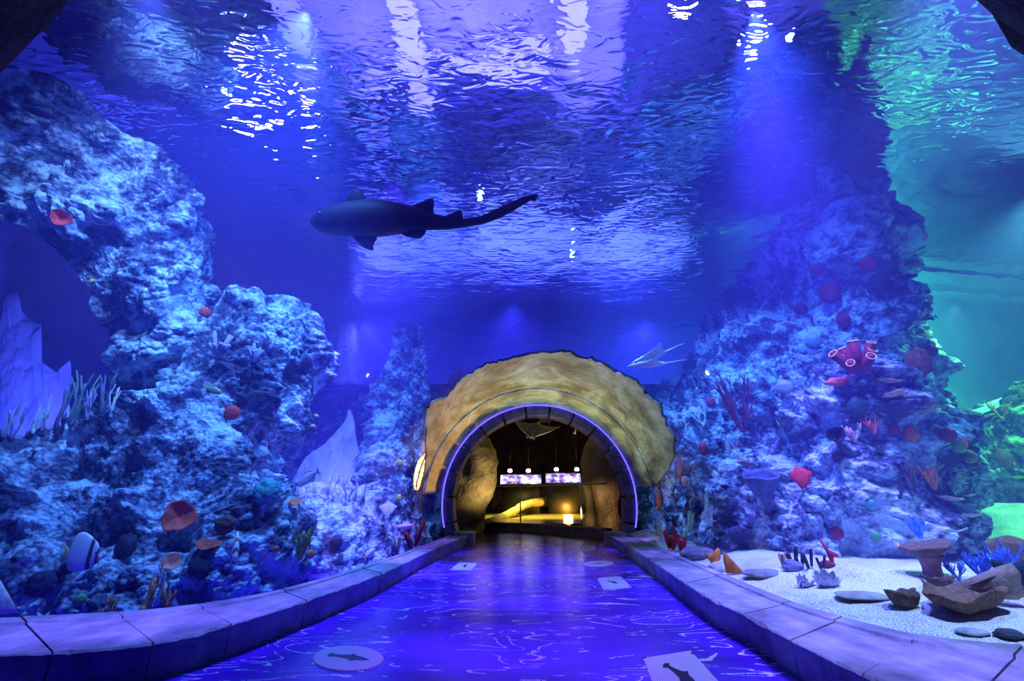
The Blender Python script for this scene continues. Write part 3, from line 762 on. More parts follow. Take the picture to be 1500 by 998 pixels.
def ball(u, v, px, label, col=DARK, name='ball_sponge', amp=.25, squash=1.0, cat='sponge', f=3.0, group=None):
    loc, n, zc = hit(u, v); r = px / 680 * zc; mb = MB(); blob(mb, (0, 0, 0), r, int(u) % 50, amp + .22, 1, squash, .5, 4 if px > 9 else 3, f + 1)
    o = mb.build(name, cmat(col)); vw = CAM - loc; vw /= np.linalg.norm(vw)
    settle([o], loc + vw * r * .3, basis(n * .5 + vw), vw, o); return tag(o, label, cat, group)
def plate(u, v, px, label, col=TAN, th=.10, name='plate_coral', dep=.75, tilt=.12, cat='coral', rimcol=None, group=None):
    """a shelf growing out of the rock: half-disc with a wavy edge and real thickness"""
    loc, n, zc = hit(u, v); r = px / 2 / 680 * zc; rnd = random.Random(int(u * 3 + v * 5)); ph = rnd.random() * 6; m, K = 34, 7
    vs = []
    for s in (1, -1):
        for i in range(m):
            a = PI * (i / (m - 1)) * 1.16 - .08 * PI
            w = 1 + .10 * math.sin(3 * a + ph) + .05 * math.sin(8 * a + ph * 2)
            for k in range(K):
                q = k / (K - 1); x = -math.cos(a) * r * q * w; y = -math.sin(a) * r * dep * q * w * 1.2
                z = .22 * r * q ** 2 + .05 * r * math.sin(5 * a + ph) * q ** 2
                e = th * r * (1.3 - q * .9) if s < 0 else 0
                vs.append((x, y, z - e))
    N = m * K; f1 = grid_faces(m, K); fs = f1 + [tuple(reversed([i + N for i in f])) for f in f1]
    bd = [i * K + K - 1 for i in range(m)]
    fs += [(b, a_, a_ + N, b + N) for a_, b in zip(bd[:-1], bd[1:])]
    e0 = list(range(K)); e1 = [(m - 1) * K + k for k in range(K)]
    fs += [(a_, b, b + N, a_ + N) for a_, b in zip(e0[:-1], e0[1:])] + [(b, a_, a_ + N, b + N) for a_, b in zip(e1[:-1], e1[1:])]
    o = mesh(name, vs, fs, cmat(col)); vw = CAM - loc; vw[2] = 0; vw /= np.linalg.norm(vw)
    y = -vw; x = np.array([-y[1], y[0], 0.]) * -1; z = np.array([0, 0, 1.])
    R3 = Matrix((np.cross(y, z), y, z)).transposed() @ Matrix.Rotation(rnd.uniform(-.15, .15) + tilt * .5, 3, 'X') @ Matrix.Rotation(rnd.uniform(-.2, .2), 3, 'Y')
    settle([o], loc + vw * r * .25, R3, vw, o, 14, .02); return tag(o, label, cat, group)
def branching(u, v, px, label, col=TAN, name='branching_coral', n=5, thick=.05, spread=.6, levels=2, cat='coral', seed=None, group=None, lean=0):
    loc, nr, zc = hit(u, v); h = px / 680 * zc; rnd = random.Random(seed or int(u * 11 + v)); mb = MB(); lim = [70]
    def grow(p, d, L, rad, lev):
        pts = [p]; dd = np.array(d)
        for k in range(4):
            dd = dd + np.array([rnd.uniform(-.2, .2), rnd.uniform(-.2, .2), .12]); dd /= np.linalg.norm(dd); pts.append(pts[-1] + dd * L / 4)
        mb.tube(pts, [rad, rad * .92, rad * .84, rad * .78, rad * .66], 7)
        if lev > 0:
            for b in range(rnd.choice((2, 2, 3))):
                k = rnd.choice((1, 2, 3)); e = dd + np.array([rnd.uniform(-1, 1), rnd.uniform(-1, 1) * .7, rnd.uniform(.1, .7)]) * spread * 1.3
                grow(pts[k], e / np.linalg.norm(e), L * rnd.uniform(.45, .7), rad * .75, lev - 1)
    for k in range(n):
        a = rnd.uniform(0, 6.28); d = np.array([math.cos(a) * spread + lean, math.sin(a) * spread * .6, 1.]); d /= np.linalg.norm(d)
        grow(np.array([math.cos(a), math.sin(a), 0]) * h * .05, d, h * rnd.uniform(.6, .95), h * thick, levels)
    mb.tube([(0, 0, -h * .06), (0, 0, h * .06)], h * thick * 1.7, 8)
    o = mb.build(name, cmat(col)); vw = CAM - loc; vw /= np.linalg.norm(vw)
    settle([o], loc + vw * h * .12, basis((0, 0, 1), (0, 1, 0)), vw, o, 10, .03); return tag(o, label, cat, group)
def tubes(u, v, px, label, col=RED, name='tube_sponge', n=5, wide=.16, cat='sponge', rim=None, spread=.35):
    """a colony of hollow tubes; the rims are a part of their own when they differ in colour"""
    loc, nr, zc = hit(u, v); h = px / 680 * zc; rnd = random.Random(int(u * 5 + v * 3)); mb = MB(); mr = MB()
    for k in range(n):
        a = 6.28 * k / n + rnd.random(); rad = h * wide * rnd.uniform(.75, 1.1); L = h * rnd.uniform(.6, 1.0)
        b = np.array([math.cos(a), math.sin(a), 0]) * h * wide * (1.1 if n > 1 else 0); t_ = b + np.array([math.cos(a) * spread * L, math.sin(a) * spread * L, L])
        d = (t_ - b) / np.linalg.norm(t_ - b)
        mb.tube([b - d * .04 * h, b + d * L * .4, t_, t_ + d * .01 * h, t_ - d * .02 * h, t_ - d * L * .35], [rad * .8, rad, rad * 1.05, rad * .85, rad * .7, rad * .5], 12, 1, False)
        if rim is not None:
            q = [t_ + d * .012 * h + rad * .95 * (math.cos(x) * np.cross(d, [0, 0, 1.]) / max(1e-6, np.linalg.norm(np.cross(d, [0, 0, 1.]))) + math.sin(x) * np.cross(d, np.cross(d, [0, 0, 1.])) / max(1e-6, np.linalg.norm(np.cross(d, [0, 0, 1.])))) for x in np.linspace(0, 6.28, 17)]
            mr.tube(q, rad * .16, 6, 1, False)
    vw = CAM - loc; vw /= np.linalg.norm(vw)
    if rim is None:
        o = mb.build(name, cmat(col)); top = o; parts = [o]
    else:
        top = empty(name, (0, 0, 0)); parts = []
        for q in range(n):
            one = MB(); k0 = len(mb.v) // n; f0 = len(mb.f) // n; one.v = mb.v[q * k0:(q + 1) * k0]; one.f = [tuple(i - q * k0 for i in f) for f in mb.f[q * f0:(q + 1) * f0]]
            o = one.build('tube', cmat(col)); o.parent = top; parts.append(o)
            rg = MB(); k0 = len(mr.v) // n; f0 = len(mr.f) // n; rg.v = mr.v[q * k0:(q + 1) * k0]; rg.f = [tuple(i - q * k0 for i in f) for f in mr.f[q * f0:(q + 1) * f0]]
            r_ = rg.build('rim', cmat(rim)); r_.parent = o; r_['label'] = 'yellow ringed opening'
    z = np.array([0, 0, 1.]) * .6 + vw * .5
    settle(parts, loc + vw * h * .1, basis(z), vw, top, 12, .025); return tag(top, label, cat)
def fan(u, v, w, h, label, col=RED, name='fan_sponge', seed=1, cat='sponge', shape=None, lean=0, yaw=0):
    """an upright ragged leaf, thick at the foot"""
    loc, nr, zc = hit(u, v); W = w / 680 * zc / 2; H = h / 680 * zc; rnd = random.Random(int(u + v * 3)); ph = rnd.random() * 6; mb = MB()
    if shape is None:
        out = []
        for i in range(26):
            a = -PI / 2 + 2 * PI * i / 26; k = 1 + .10 * math.sin(5 * a + ph) + .07 * math.sin(9 * a + ph * 2)
            x = math.cos(a) * W * k; z = H * .5 + math.sin(a) * H * .5 * k
            x *= .25 + .75 * min(1, max(0, z / H) * 1.6); out.append((x + lean * z, z))
    else: out = [(x * W, z * H) for x, z in shape]
    fin_plate(mb, out, max(.012, W * .16)); vsn = np.array(mb.v); vsn[:, 1] += (fbm(vsn * 9, 2, 3) - .5) * W * .5 + .25 * W * (vsn[:, 0] / W) ** 2; mb.v = [tuple(x) for x in vsn]
    o = mb.build(name, cmat(col)); vw = CAM - loc; vw[2] = 0; vw /= np.linalg.norm(vw)
    R3 = Matrix.Rotation(math.atan2(vw[0], -vw[1]) * -1 * -1 + yaw, 3, 'Z')
    settle([o], loc + vw * .04, R3, vw, o, 12, .025); return tag(o, label, cat)

# ---- left bank, from the top down
cup(88, 320, 12, 'open red tube sponge high on the upper left buttress', RED, .8, 1.0)
ball(300, 457, 6, 'small red sponge near the top of the lower left rock bank', RED)
tubes(318, 520, 30, 'cluster of pale fingers with brown tips on the middle of the left rock bank', LILAC, 'finger_coral', 9, .09, 'coral', None, .5)
tubes(372, 528, 24, 'smaller cluster of pale fingers right of the larger finger cluster', LILAC, 'finger_coral', 5, .09, 'coral', None, .4)
ball(340, 605, 9, 'round red sponge in the middle of the left rock bank', RED)
ball(60, 856, 15, 'dark round sponge low at the far left behind the glass', DARK)
ball(102, 830, 9, 'brown round sponge beside the dark one low at the far left', (.10, .08, .05))
ball(117, 879, 7, 'small green ball sponge just above the left curb', GREEN)
ball(185, 800, 11, 'dark sponge right of the striped silver fish', DARK, squash=1.3)
ball(330, 769, 11, 'knobbly brown sponge right of the big orange cup', (.12, .08, .05), amp=.4)
ball(291, 829, 12, 'black round sponge between the two small orange cups', DARK)
cup(262, 757, 21, 'large orange-red cup sponge facing out from the lower left bank', (.95, .13, .05), .85, .55)
cup(249, 826, 13, 'small tilted pinkish orange cup sponge below the large cup', (.95, .30, .16), .6, .8, squash=1)
cup(303, 800, 16, 'flat rust-red dish sponge right of the large cup', (.55, .10, .05), .3, .4)
cup(432, 737, 9, 'little orange dish sponge beside the gap in the left reef', ORANGE, .35, .5)
ball(393, 720, 15, 'teal ruffled coral at the right side of the left rock bank', TEAL, 'ruffled_coral', .5, 1, 'coral', 5)
branching(440, 815, 42, 'olive yellow bushy coral in the corner right of the left bank', OLIVE, n=9, thick=.06, spread=.6, levels=1)
ball(492, 795, 8, 'dark round sponge on the bank left of the tunnel', DARK)
ball(455, 812, 5, 'tiny orange ball sponge beside the olive bushy coral', ORANGE)
ball(404, 805, 4, 'tiny orange sponge dot left of the olive bushy coral', ORANGE)
for k, (u, v, h, c, la) in enumerate(((6, 628, 48, LILAC, 'thin lilac finger coral at the far left edge of the bank top'), (17, 632, 36, (.2, .2, .3), 'short dark finger coral second from the left edge'),
        (49, 628, 40, PALE, 'pale bottlebrush coral standing before the blue light spires'), (62, 624, 36, (.55, .55, .6), 'grey finger coral right of the pale bottlebrush'),
        (84, 622, 66, (.16, .2, .24), 'tall dark branching coral in front of the right light spire'), (104, 618, 60, (.2, .28, .22), 'green-grey branching coral beside the tall dark one'),
        (128, 612, 46, LILAC, 'lilac branching coral near the right end of the row'), (150, 606, 52, (.22, .26, .3), 'dark tangled branching coral at the right end of the row'),
        (163, 600, 36, PALE, 'slender pale coral leaning right at the end of the row'))):
    branching(u, v, h, la, c, 'branching_coral', 3, .035, .2, 1, 'coral', 31 + k)
branching(209, 893, 40, 'brown antler coral rising behind the left curb', RUST, 'antler_coral', 3, .07, .45, 1)
branching(246, 886, 32, 'second brown antler coral, just right of the first', RUST, 'antler_coral', 3, .08, .5, 1)
branching(229, 882, 52, 'slim pale green twig coral standing between the two tall brown antlers', (.35, .75, .55), 'twig_coral', 1, .04, .2, 2)
branching(164, 900, 24, 'small brown antler coral low behind the left curb', RUST, 'antler_coral', 4, .07, .5, 1)
branching(141, 903, 14, 'tiny brown antler coral at the foot of the left glass', RUST, 'antler_coral', 3, .09, .5, 0)
for k, (u, v, h, la) in enumerate(((489, 727, 32, 'pale forked coral at the foot of the blue gap'), (508, 731, 30, 'pale forked coral right of the first in the blue gap'), (524, 733, 24, 'short pale forked coral nearest the tunnel'))):
    branching(u, v, h, la, (.6, .7, .6), 'branching_coral', 2, .05, .4, 1, 'coral', 51 + k)
branching(582, 806, 24, 'dark brown stick coral left of the tunnel foot', BROWN, 'stick_coral', 3, .05, .3, 0)
tubes(606, 800, 36, 'dark red upright tube sponge by the left foot of the tunnel', MAROON, n=2, wide=.10)
ball(622, 690, 8, 'orange-red sponge against the left side of the tunnel', RUST)
ball(585, 678, 4, 'small yellow sponge left of the tunnel', (.7, .6, .1))
ball(584, 729, 4, 'small yellow-green sponge above the spotted ray', (.5, .6, .1))
# ---- right pillar
ball(1272, 388, 10, 'hazy dark red sponge high on the right pillar', MAROON)
ball(1215, 428, 11, 'large dim red sponge on the upper right pillar', (.24, .015, .03), squash=1.3)
ball(1196, 396, 8, 'dim red sponge left of the large one on the upper pillar', (.24, .015, .03))
ball(1173, 452, 8, 'dim crimson sponge on the left slope of the pillar', (.24, .015, .03))
ball(1235, 468, 8, 'dark red sponge above the yellow-ringed tubes', MAROON)
ball(1190, 500, 9, 'pale blue round coral on the middle of the pillar', (.3, .5, .55), 'brain_coral', .3, 1, 'coral', 6)
ball(1174, 511, 6, 'small pale blue round coral beside the larger one', (.3, .5, .55), 'brain_coral', .3, 1, 'coral', 6)
ball(1148, 568, 9, 'grey-green round coral on the left slope of the pillar', (.3, .42, .35), 'brain_coral', .3, 1, 'coral', 6)
ball(1305, 407, 4, 'tiny bright yellow sponge near the pillar edge', (.9, .75, .1))
tubes(1258, 540, 34, 'red tube sponge colony with yellow rings on the right pillar', MAROON, n=8, wide=.20, rim=(.9, .6, .15), spread=.55)
fan(1228, 568, 36, 14, 'orange-red ragged crust sponge left of the yellow-ringed tubes', (.75, .16, .08))
plate(1303, 562, 30, 'tan plate coral, uppermost of three on the pillar', (.75, .45, .28))
plate(1310, 580, 30, 'orange-edged plate coral, middle of three on the pillar', (.90, .50, .25))
plate(1330, 581, 16, 'small orange plate coral, lowest of three on the pillar', (.90, .50, .25))
ball(1258, 594, 11, 'big dark green round sponge in a hollow of the pillar', (.03, .09, .08))
branching(1281, 634, 22, 'red-tipped branching coral under the dark green sponge', (.8, .15, .10), n=8, thick=.07, spread=.8, levels=1)
branching(1252, 646, 22, 'pink-tipped pale branching coral left of the red-tipped one', (.85, .5, .45), n=8, thick=.07, spread=.8, levels=1)
ball(1310, 630, 6, 'crimson round sponge right of the red-tipped coral', (.6, .04, .06))
cup(1226, 642, 12, 'dark barrel sponge with a pale rim on the pillar', DARK, .6, 1.6, 'barrel_sponge')
ball(1334, 636, 8, 'orange crusting sponge near the right side of the pillar', ORANGE, squash=1.2)
ball(1345, 532, 11, 'orange-brown patch sponge high on the pillar edge', (.36, .12, .04), squash=1.4, amp=.45)
ball(1364, 514, 6, 'dark red round sponge sticking out of the pillar edge', (.45, .03, .06), squash=1.3)
fan(1330, 380, 22, 18, 'dark ragged sponge jutting from the upper pillar edge', DARK)
plate(1331, 410, 22, 'dark plate coral on the upper pillar edge', (.08, .08, .08))
plate(1366, 602, 26, 'dark tan plate coral jutting over the green rock', (.35, .28, .18))
plate(1360, 611, 24, 'second dark tan plate coral just below the jutting one', (.35, .28, .18))
branching(1369, 714, 26, 'orange antler coral by the stacked plates', ORANGE, n=8, thick=.07, spread=.7, levels=1)
branching(1335, 712, 36, 'dark feathery coral left of the orange antler coral', (.10, .09, .07), n=6, thick=.05, spread=.4, levels=1)
branching(1318, 728, 26, 'black curved stick coral on the lower pillar', DARK, 'stick_coral', 3, .06, .35, 0)
for u, v, w_, la in ((1402, 700, 22, 'cream-edged plate coral, topmost of the stack at the pillar corner'), (1404, 709, 24, 'cream-edged plate coral, second of the stack at the pillar corner'),
        (1393, 732, 30, 'rust-edged plate coral, third of the stack at the pillar corner'), (1420, 727, 18, 'pale plate coral on the right of the stack at the pillar corner'),
        (1424, 756, 26, 'brown plate coral low on the right of the stack'), (1398, 776, 32, 'grey-blue plate coral, lowest of the stack at the pillar corner')):
    plate(u, v, w_, la, (.72, .55, .38) if v < 740 else (.5, .42, .36))
branching(1348, 786, 28, 'bright blue antler coral low on the right pillar', BLUE, n=10, thick=.07, spread=.75, levels=1)
ball(1276, 739, 6, 'small teal ball sponge on the lower pillar', TEAL)
ball(1283, 787, 6, 'small green ball sponge low on the pillar', GREEN)
ball(1226, 781, 7, 'maroon ball sponge low on the pillar', MAROON)
fan(1177, 718, 30, 32, 'bright red upright leaf sponge on the right reef', (.85, .05, .04))
ball(1031, 658, 6, 'small crimson sponge on the reef right of the tunnel', (.7, .04, .06), squash=1.3)
ball(1041, 589, 6, 'dim red sponge high on the reef right of the tunnel', (.5, .05, .08))
branching(1088, 628, 62, 'tall dark red sea fan on the slope right of the tunnel', (.28, .04, .07), 'sea_fan', 5, .03, .6, 2)
branching(1072, 600, 40, 'smaller dark red sea fan above the tall one', (.28, .05, .08), 'sea_fan', 4, .03, .6, 2)
branching(1030, 622, 34, 'thin white whip coral spreading left of the red sea fans', PALE, 'whip_coral', 3, .03, .8, 1, lean=-.4)
branching(1086, 672, 32, 'thin yellow whip coral below the red sea fans', (.7, .7, .4), 'whip_coral', 2, .03, .6, 1, lean=-.5)
plate(1094, 682, 26, 'red-brown plate coral over the blue barrel sponge', (.42, .16, .14))
plate(1143, 690, 34, 'white-edged plate coral beside the red-brown plate', PALE)
cup(1118, 716, 24, 'wide blue-grey barrel sponge under the plate corals', (.10, .13, .22), .25, 1.5, 'barrel_sponge')
plate(1058, 729, 17, 'small yellowish plate coral left of the barrel sponge', (.7, .68, .45))
plate(1146, 736, 20, 'thin cream plate coral right of the barrel sponge', (.75, .7, .55))
plate(1095, 739, 14, 'small pink plate coral below the barrel sponge', (.7, .35, .35))
plate(1042, 762, 15, 'little white plate coral low on the right reef', PALE)
fan(995, 705, 14, 34, 'brown paddle sponge on the reef beside the tunnel', (.35, .10, .10), lean=.1)
fan(1004, 716, 10, 18, 'orange-pink paddle sponge next to the brown one', (.9, .3, .2))
fan(967, 690, 26, 30, 'dark square sponge beside the right side of the tunnel', (.16, .07, .16))
fan(966, 745, 10, 20, 'red finger sponge by the right foot of the tunnel', (.8, .1, .06))
branching(968, 785, 36, 'yellow-green stick coral by the right foot of the tunnel', (.5, .6, .3), 'stick_coral', 4, .03, .2, 0)
branching(1001, 785, 42, 'yellow-green stick coral leaning right behind the red tubes', (.5, .6, .3), 'stick_coral', 3, .03, .3, 0, lean=.5)
tubes(984, 800, 28, 'red tube sponges in a tight bunch above the right curb', (.55, .03, .05), n=4, wide=.12, spread=.12)
tubes(999, 803, 24, 'second bunch of red tube sponges, nearer the sand', (.55, .03, .05), n=4, wide=.12, spread=.12)
# green side
ball(1389, 636, 8, 'maroon knobbly sponge at the top left of the green rock face', (.30, .06, .04), amp=.45)
ball(1404, 654, 8, 'bright green ball coral on the green rock face', (.15, .5, .05), 'ball_coral', .2, 1, 'coral')
branching(1416, 652, 12, 'orange finger coral beside the green ball coral', ORANGE, 'finger_coral', 5, .1, .3, 0)
ball(1420, 669, 8, 'olive ball coral below the orange fingers', (.45, .42, .06), 'ball_coral', .3, 1, 'coral')
plate(1443, 613, 24, 'lime plate coral near the top of the green rock face', LIME)
branching(1468, 614, 30, 'orange-brown fan coral at the top edge of the green rock face', (.65, .25, .08), 'sea_fan', 4, .05, .4, 1)
ball(1471, 672, 8, 'rust-brown patch sponge on the green rock face', (.35, .14, .05), squash=1.5)
plate(1485, 700, 26, 'yellow-green plate coral at the right of the green rock face', (.45, .5, .12))

# ---- on the sand
def on_sand(u, v):
    d = ray(u, v); L = np.linalg.norm(d); loc, n, i, dist = TREES[-1].ray_cast(Vector(CAM), Vector(d / L), 30)
    if loc is None: q = PZ(u, v, .13); return q, np.linalg.norm(q - CAM) / L
    return np.array(loc), dist / L
def seat(o, u, v, sink=0.0, rz=0):
    loc, zc = on_sand(u, v); zmin = min(c[2] for ob in ([o] if o.type == 'MESH' else o.children) for c in ob.bound_box)
    z = loc[2]
    o.location = (loc[0], loc[1], z - zmin - sink); o.rotation_euler = (0, 0, rz); return zc
def px_size(u, v, px): return px / 680 * on_sand(u, v)[1]
# mushroom-shaped leather coral
s_ = px_size(1368, 845, 30)
rt = empty('mushroom_coral', (0, 0, 0), 'brown mushroom-shaped leather coral standing on the sand before the pillar', 'coral')
def wobm(r, z, q, s): return r * (1 + .07 * math.sin(3 * q + .6)), z + r * .20 * math.cos(q) + .03 * s_ * math.sin(5 * q)
mb = MB(); mb.lathe([(.44 * s_, 0), (.40 * s_, .1 * s_), (.38 * s_, .45 * s_), (.46 * s_, .8 * s_), (.62 * s_, 1.02 * s_)], 30, lambda r, z, q, s: (r * (1 + .05 * math.sin(4 * q)), z))
o = mb.build('stalk', cmat((.36, .17, .14))); o.parent = rt
mb = MB(); mb.lathe([(.55 * s_, 1.0 * s_), (.85 * s_, 1.18 * s_), (1.05 * s_, 1.36 * s_), (1.08 * s_, 1.42 * s_), (.98 * s_, 1.48 * s_), (.6 * s_, 1.46 * s_), (.2 * s_, 1.42 * s_), (.02 * s_, 1.42 * s_)], 40, wobm)
o = mb.build('cap', cmat((.22, .13, .09), .8, .5, 40, 1.0)); o.parent = rt; o['label'] = 'darker bumpy cap'
seat(rt, 1368, 845)
def scroll(name, u, v, px, label, col, lobes, hgt, seed, rz=0, open_=.9, cat='coral', sq=1.0):
    """a ruffled bowl of coral: an open wavy cup with thick walls, wide and low"""
    r = px_size(u, v, px) / 2; rnd = random.Random(seed); ph = rnd.random() * 6
    def wob(rr, z, q, s):
        e = min(1, rr / r); k = 1 + .05 * e * math.sin(lobes * q + ph) + .05 * e * math.sin((lobes * 2 + 1) * q + 2 * ph)
        return rr * k, z + e * e * r * .06 * math.sin((lobes + 2) * q + ph) + e * r * .10 * math.sin(2 * q + ph)
    H = hgt * r; prof = [(.25 * r, 0), (.5 * r, .06 * H), (.78 * r, .4 * H), (.97 * r, .85 * H), (1.0 * r, 1.0 * H), (.93 * r, 1.0 * H), (.80 * r, .72 * H), (.55 * r, .4 * H), (.3 * r, .34 * H), (.02 * r, .36 * H)]
    mb = MB(); mb.lathe(prof, 64, wob); p = np.array(mb.v); p[:, 2] += .05 * r * (fbm(p / r * 7, 3, seed) - .5); p[:, :2] *= 1 + .12 * (fbm(p / r * 5, 3, seed + 3) - .5)[:, None]; p[:, 1] *= sq; mb.v = [tuple(x) for x in p]
    o = mb.build(name, cmat(col, .8, .5, 30, 1.0)); tag(o, label, cat); seat(o, u, v, .06 * r, rz); return o
scroll('scroll_coral', 1418, 893, 128, 'big brown scroll coral lying like a shallow bowl on the sand', (.26, .14, .09), 3, .42, 5, .3, sq=.62)
scroll('scroll_coral', 1326, 890, 46, 'dark knobbly brown coral at the left end of the big scroll coral', (.20, .11, .08), 6, .95, 8, .2, sq=.8)
scroll('scroll_coral', 1380, 862, 44, 'ruffled dark brown coral behind the big scroll coral', (.17, .10, .07), 7, .7, 13, 0, sq=.5)
fan(1452, 868, 84, 46, 'grey-brown wedge of plate coral rising behind the big scroll coral', (.32, .22, .16), 'plate_coral', 3, 'coral', [(-1, .0), (-1.0, .22), (-.4, .52), (.3, .85), (.72, 1.0), (.86, .72), (.80, .42), (.9, .2), (.6, 0), (0, -.02)], yaw=.1)
scroll('leather_coral', 1500, 836, 64, 'olive-brown rounded leather coral at the right edge', (.26, .17, .06), 3, 1.3, 21, .8)
scroll('leather_coral', 1506, 872, 58, 'dark teal rounded coral at the right edge below the brown one', (.02, .05, .07), 3, 1.5, 25, .4)
for k, (u, v, h, la) in enumerate(((1404, 848, 24, 'blue thicket coral, left clump at the green sand'), (1440, 846, 34, 'blue thicket coral, middle clump at the green sand'), (1472, 842, 36, 'blue thicket coral, right clump at the green sand'))):
    branching(u, v, h, la, (.06, .16, .62), 'thicket_coral', 10, .05, .7, 2, 'coral', 71 + k)
# giant clams
def clam(u, v, px, label, rz):
    """two thick fluted valves gaping upward from a common hinge, a fleshy mantle between them"""
    r = px_size(u, v, px) / 2; rt = empty('giant_clam', (0, 0, 0), label, 'clam'); n, m = 57, 14
    for s in (-1, 1):
        vs = []
        for layer in (0, 1):
            for i in range(n):
                a = -1.25 + 2.5 * i / (n - 1); fl = math.cos(a * 9.0)
                for j in range(m):
                    q = j / (m - 1); el = (.15 + 1.25 * q)                     # swings from the hinge up and over
                    rad = r * (1 + .06 * fl * q) * (1 - .07 * layer)
                    y = rad * math.sin(el) * math.cos(a) * .62 + .05 * r; z = rad * (1 - math.cos(el)) * 1.15 * (.55 + .45 * math.cos(a)) + .10 * r * q * fl
                    x = rad * math.sin(a) * (.35 + .65 * math.sin(el))
                    vs.append((x, s * y, z + .06 * r * layer))
        N = n * m; f1 = grid_faces(n, m); fs = f1 + [tuple(reversed([t_ + N for t_ in f])) for f in f1]
        bd = [k for k in range(m)] + [k * m + m - 1 for k in range(1, n)] + [(n - 1) * m + k for k in range(m - 2, -1, -1)] + [k * m for k in range(n - 2, 0, -1)]
        fs += [(b, a_, a_ + N, b + N) for a_, b in zip(bd, bd[1:] + bd[:1])]
        o = mesh('shell_valve', vs, fs, cmat((.50, .46, .60), .5, .4, 22, .5)); o.parent = rt
    mb = MB(); mb.tube([(-.6 * r, 0, .22 * r), (-.25 * r, .06 * r, .34 * r), (.25 * r, -.06 * r, .34 * r), (.6 * r, 0, .22 * r)], [.10 * r, .22 * r, .22 * r, .10 * r], 12)
    o = mb.build('mantle', cmat((.05, .04, .09))); o.parent = rt; o['label'] = 'dark fleshy mantle'
    seat(rt, u, v, .03 * r, rz); rt.rotation_euler = (.35, 0, rz)
clam(1178, 860, 30, 'grey fluted giant clam, left of the pair on the sand', .5)
clam(1212, 858, 36, 'grey fluted giant clam, right of the pair on the sand', -.35)
def stone(u, v, px, label, col, sz=.5, seed=3, name='stone', cat='stone', amp=.35):
    r = px_size(u, v, px) / 2; mb = MB(); blob(mb, (0, 0, 0), r, seed, amp, 1, .7, sz, 4, 2.4); o = mb.build(name, cmat(col, .85, .4, 10, .9)); tag(o, label, cat); seat(o, u, v, .45 * r * sz); return o
stone(1212, 831, 20, 'dark red flattened sponge on the sand right of the clams', (.22, .03, .04), .5, 4, 'ball_sponge', 'sponge')
stone(1022, 818, 50, 'flat grey rock by the right curb near the tunnel', (.22, .22, .24), .35, 7)
stone(1118, 845, 52, 'long low grey rock on the sand near the orange leaf corals', (.26, .26, .28), .22, 9)
stone(1056, 839, 30, 'pale crusty rock under the orange leaf coral', (.62, .6, .6), .55, 12)
stone(1162, 836, 28, 'blue-grey knobbly rock at the foot of the reef', (.2, .2, .32), .6, 15)
stone(1478, 934, 34, 'small dark stone near the glass at the right edge', (.06, .07, .10), .35, 17)
stone(1424, 929, 40, 'pale grey stone half buried near the glass at right', (.42, .42, .48), .2, 19)
stone(1266, 876, 70, 'low mottled pebble mound in the middle of the sand', (.36, .35, .30), .12, 23, 'gravel_mound', 'gravel')
leaf1 = [(-.1, 0), (-.5, .3), (-1.0, .62), (-.9, .7), (-.35, .62), (.2, .78), (.75, 1.0), (1.0, .9), (.95, .45), (.5, .15), (.2, 0)]
fan(1046, 830, 22, 26, 'orange forked leaf coral on the pale rock', (.75, .24, .04), 'leaf_coral', 1, 'coral', leaf1)
fan(1074, 834, 26, 28, 'orange pointed leaf coral right of the forked one', (.62, .20, .04), 'leaf_coral', 1, 'coral', [(-.75, 0), (-.85, .55), (-.8, 1.0), (-.55, .95), (.1, .6), (.7, .25), (1.0, .02), (.3, 0)])
branching(1148, 828, 20, 'brown stubby coral on the blue-grey rock', (.42, .25, .14), n=6, thick=.09, spread=.6, levels=0)
for u, v, h, la in ((1164, 828, 32, 'black finger sponge at the left of the row before the reef'), (1174, 830, 24, 'black finger sponge second in the row before the reef'), (1187, 830, 32, 'tall thin black finger sponge, third in the row'), (1204, 832, 24, 'black leaning finger sponge at the right of the row')):
    tubes(u, v, h, la, DARK, 'finger_sponge', 2, .09, 'sponge', None, .18)
fan(1218, 826, 22, 32, 'crimson star-shaped sponge standing behind the dark red one', (.5, .02, .06), 'fan_sponge', 1, 'sponge', [(-.1, 0), (-.3, .45), (-.9, 1.0), (-.5, .95), (-.05, .62), (.3, .55), (1.0, .42), (.95, .3), (.4, .3), (.3, 0)])
# pink pointed sponge by the left edge of the glass
q_ = PZ(14, 900, .12); vv = []
fan(10, 896, 56, 46, 'pale pink pointed sponge with a brown edge at the far left', (.95, .62, .60), 'fan_sponge', 1, 'sponge', [(-1, 0), (-1, 1.0), (-.6, 1.0), (-.1, .55), (.5, 0)])

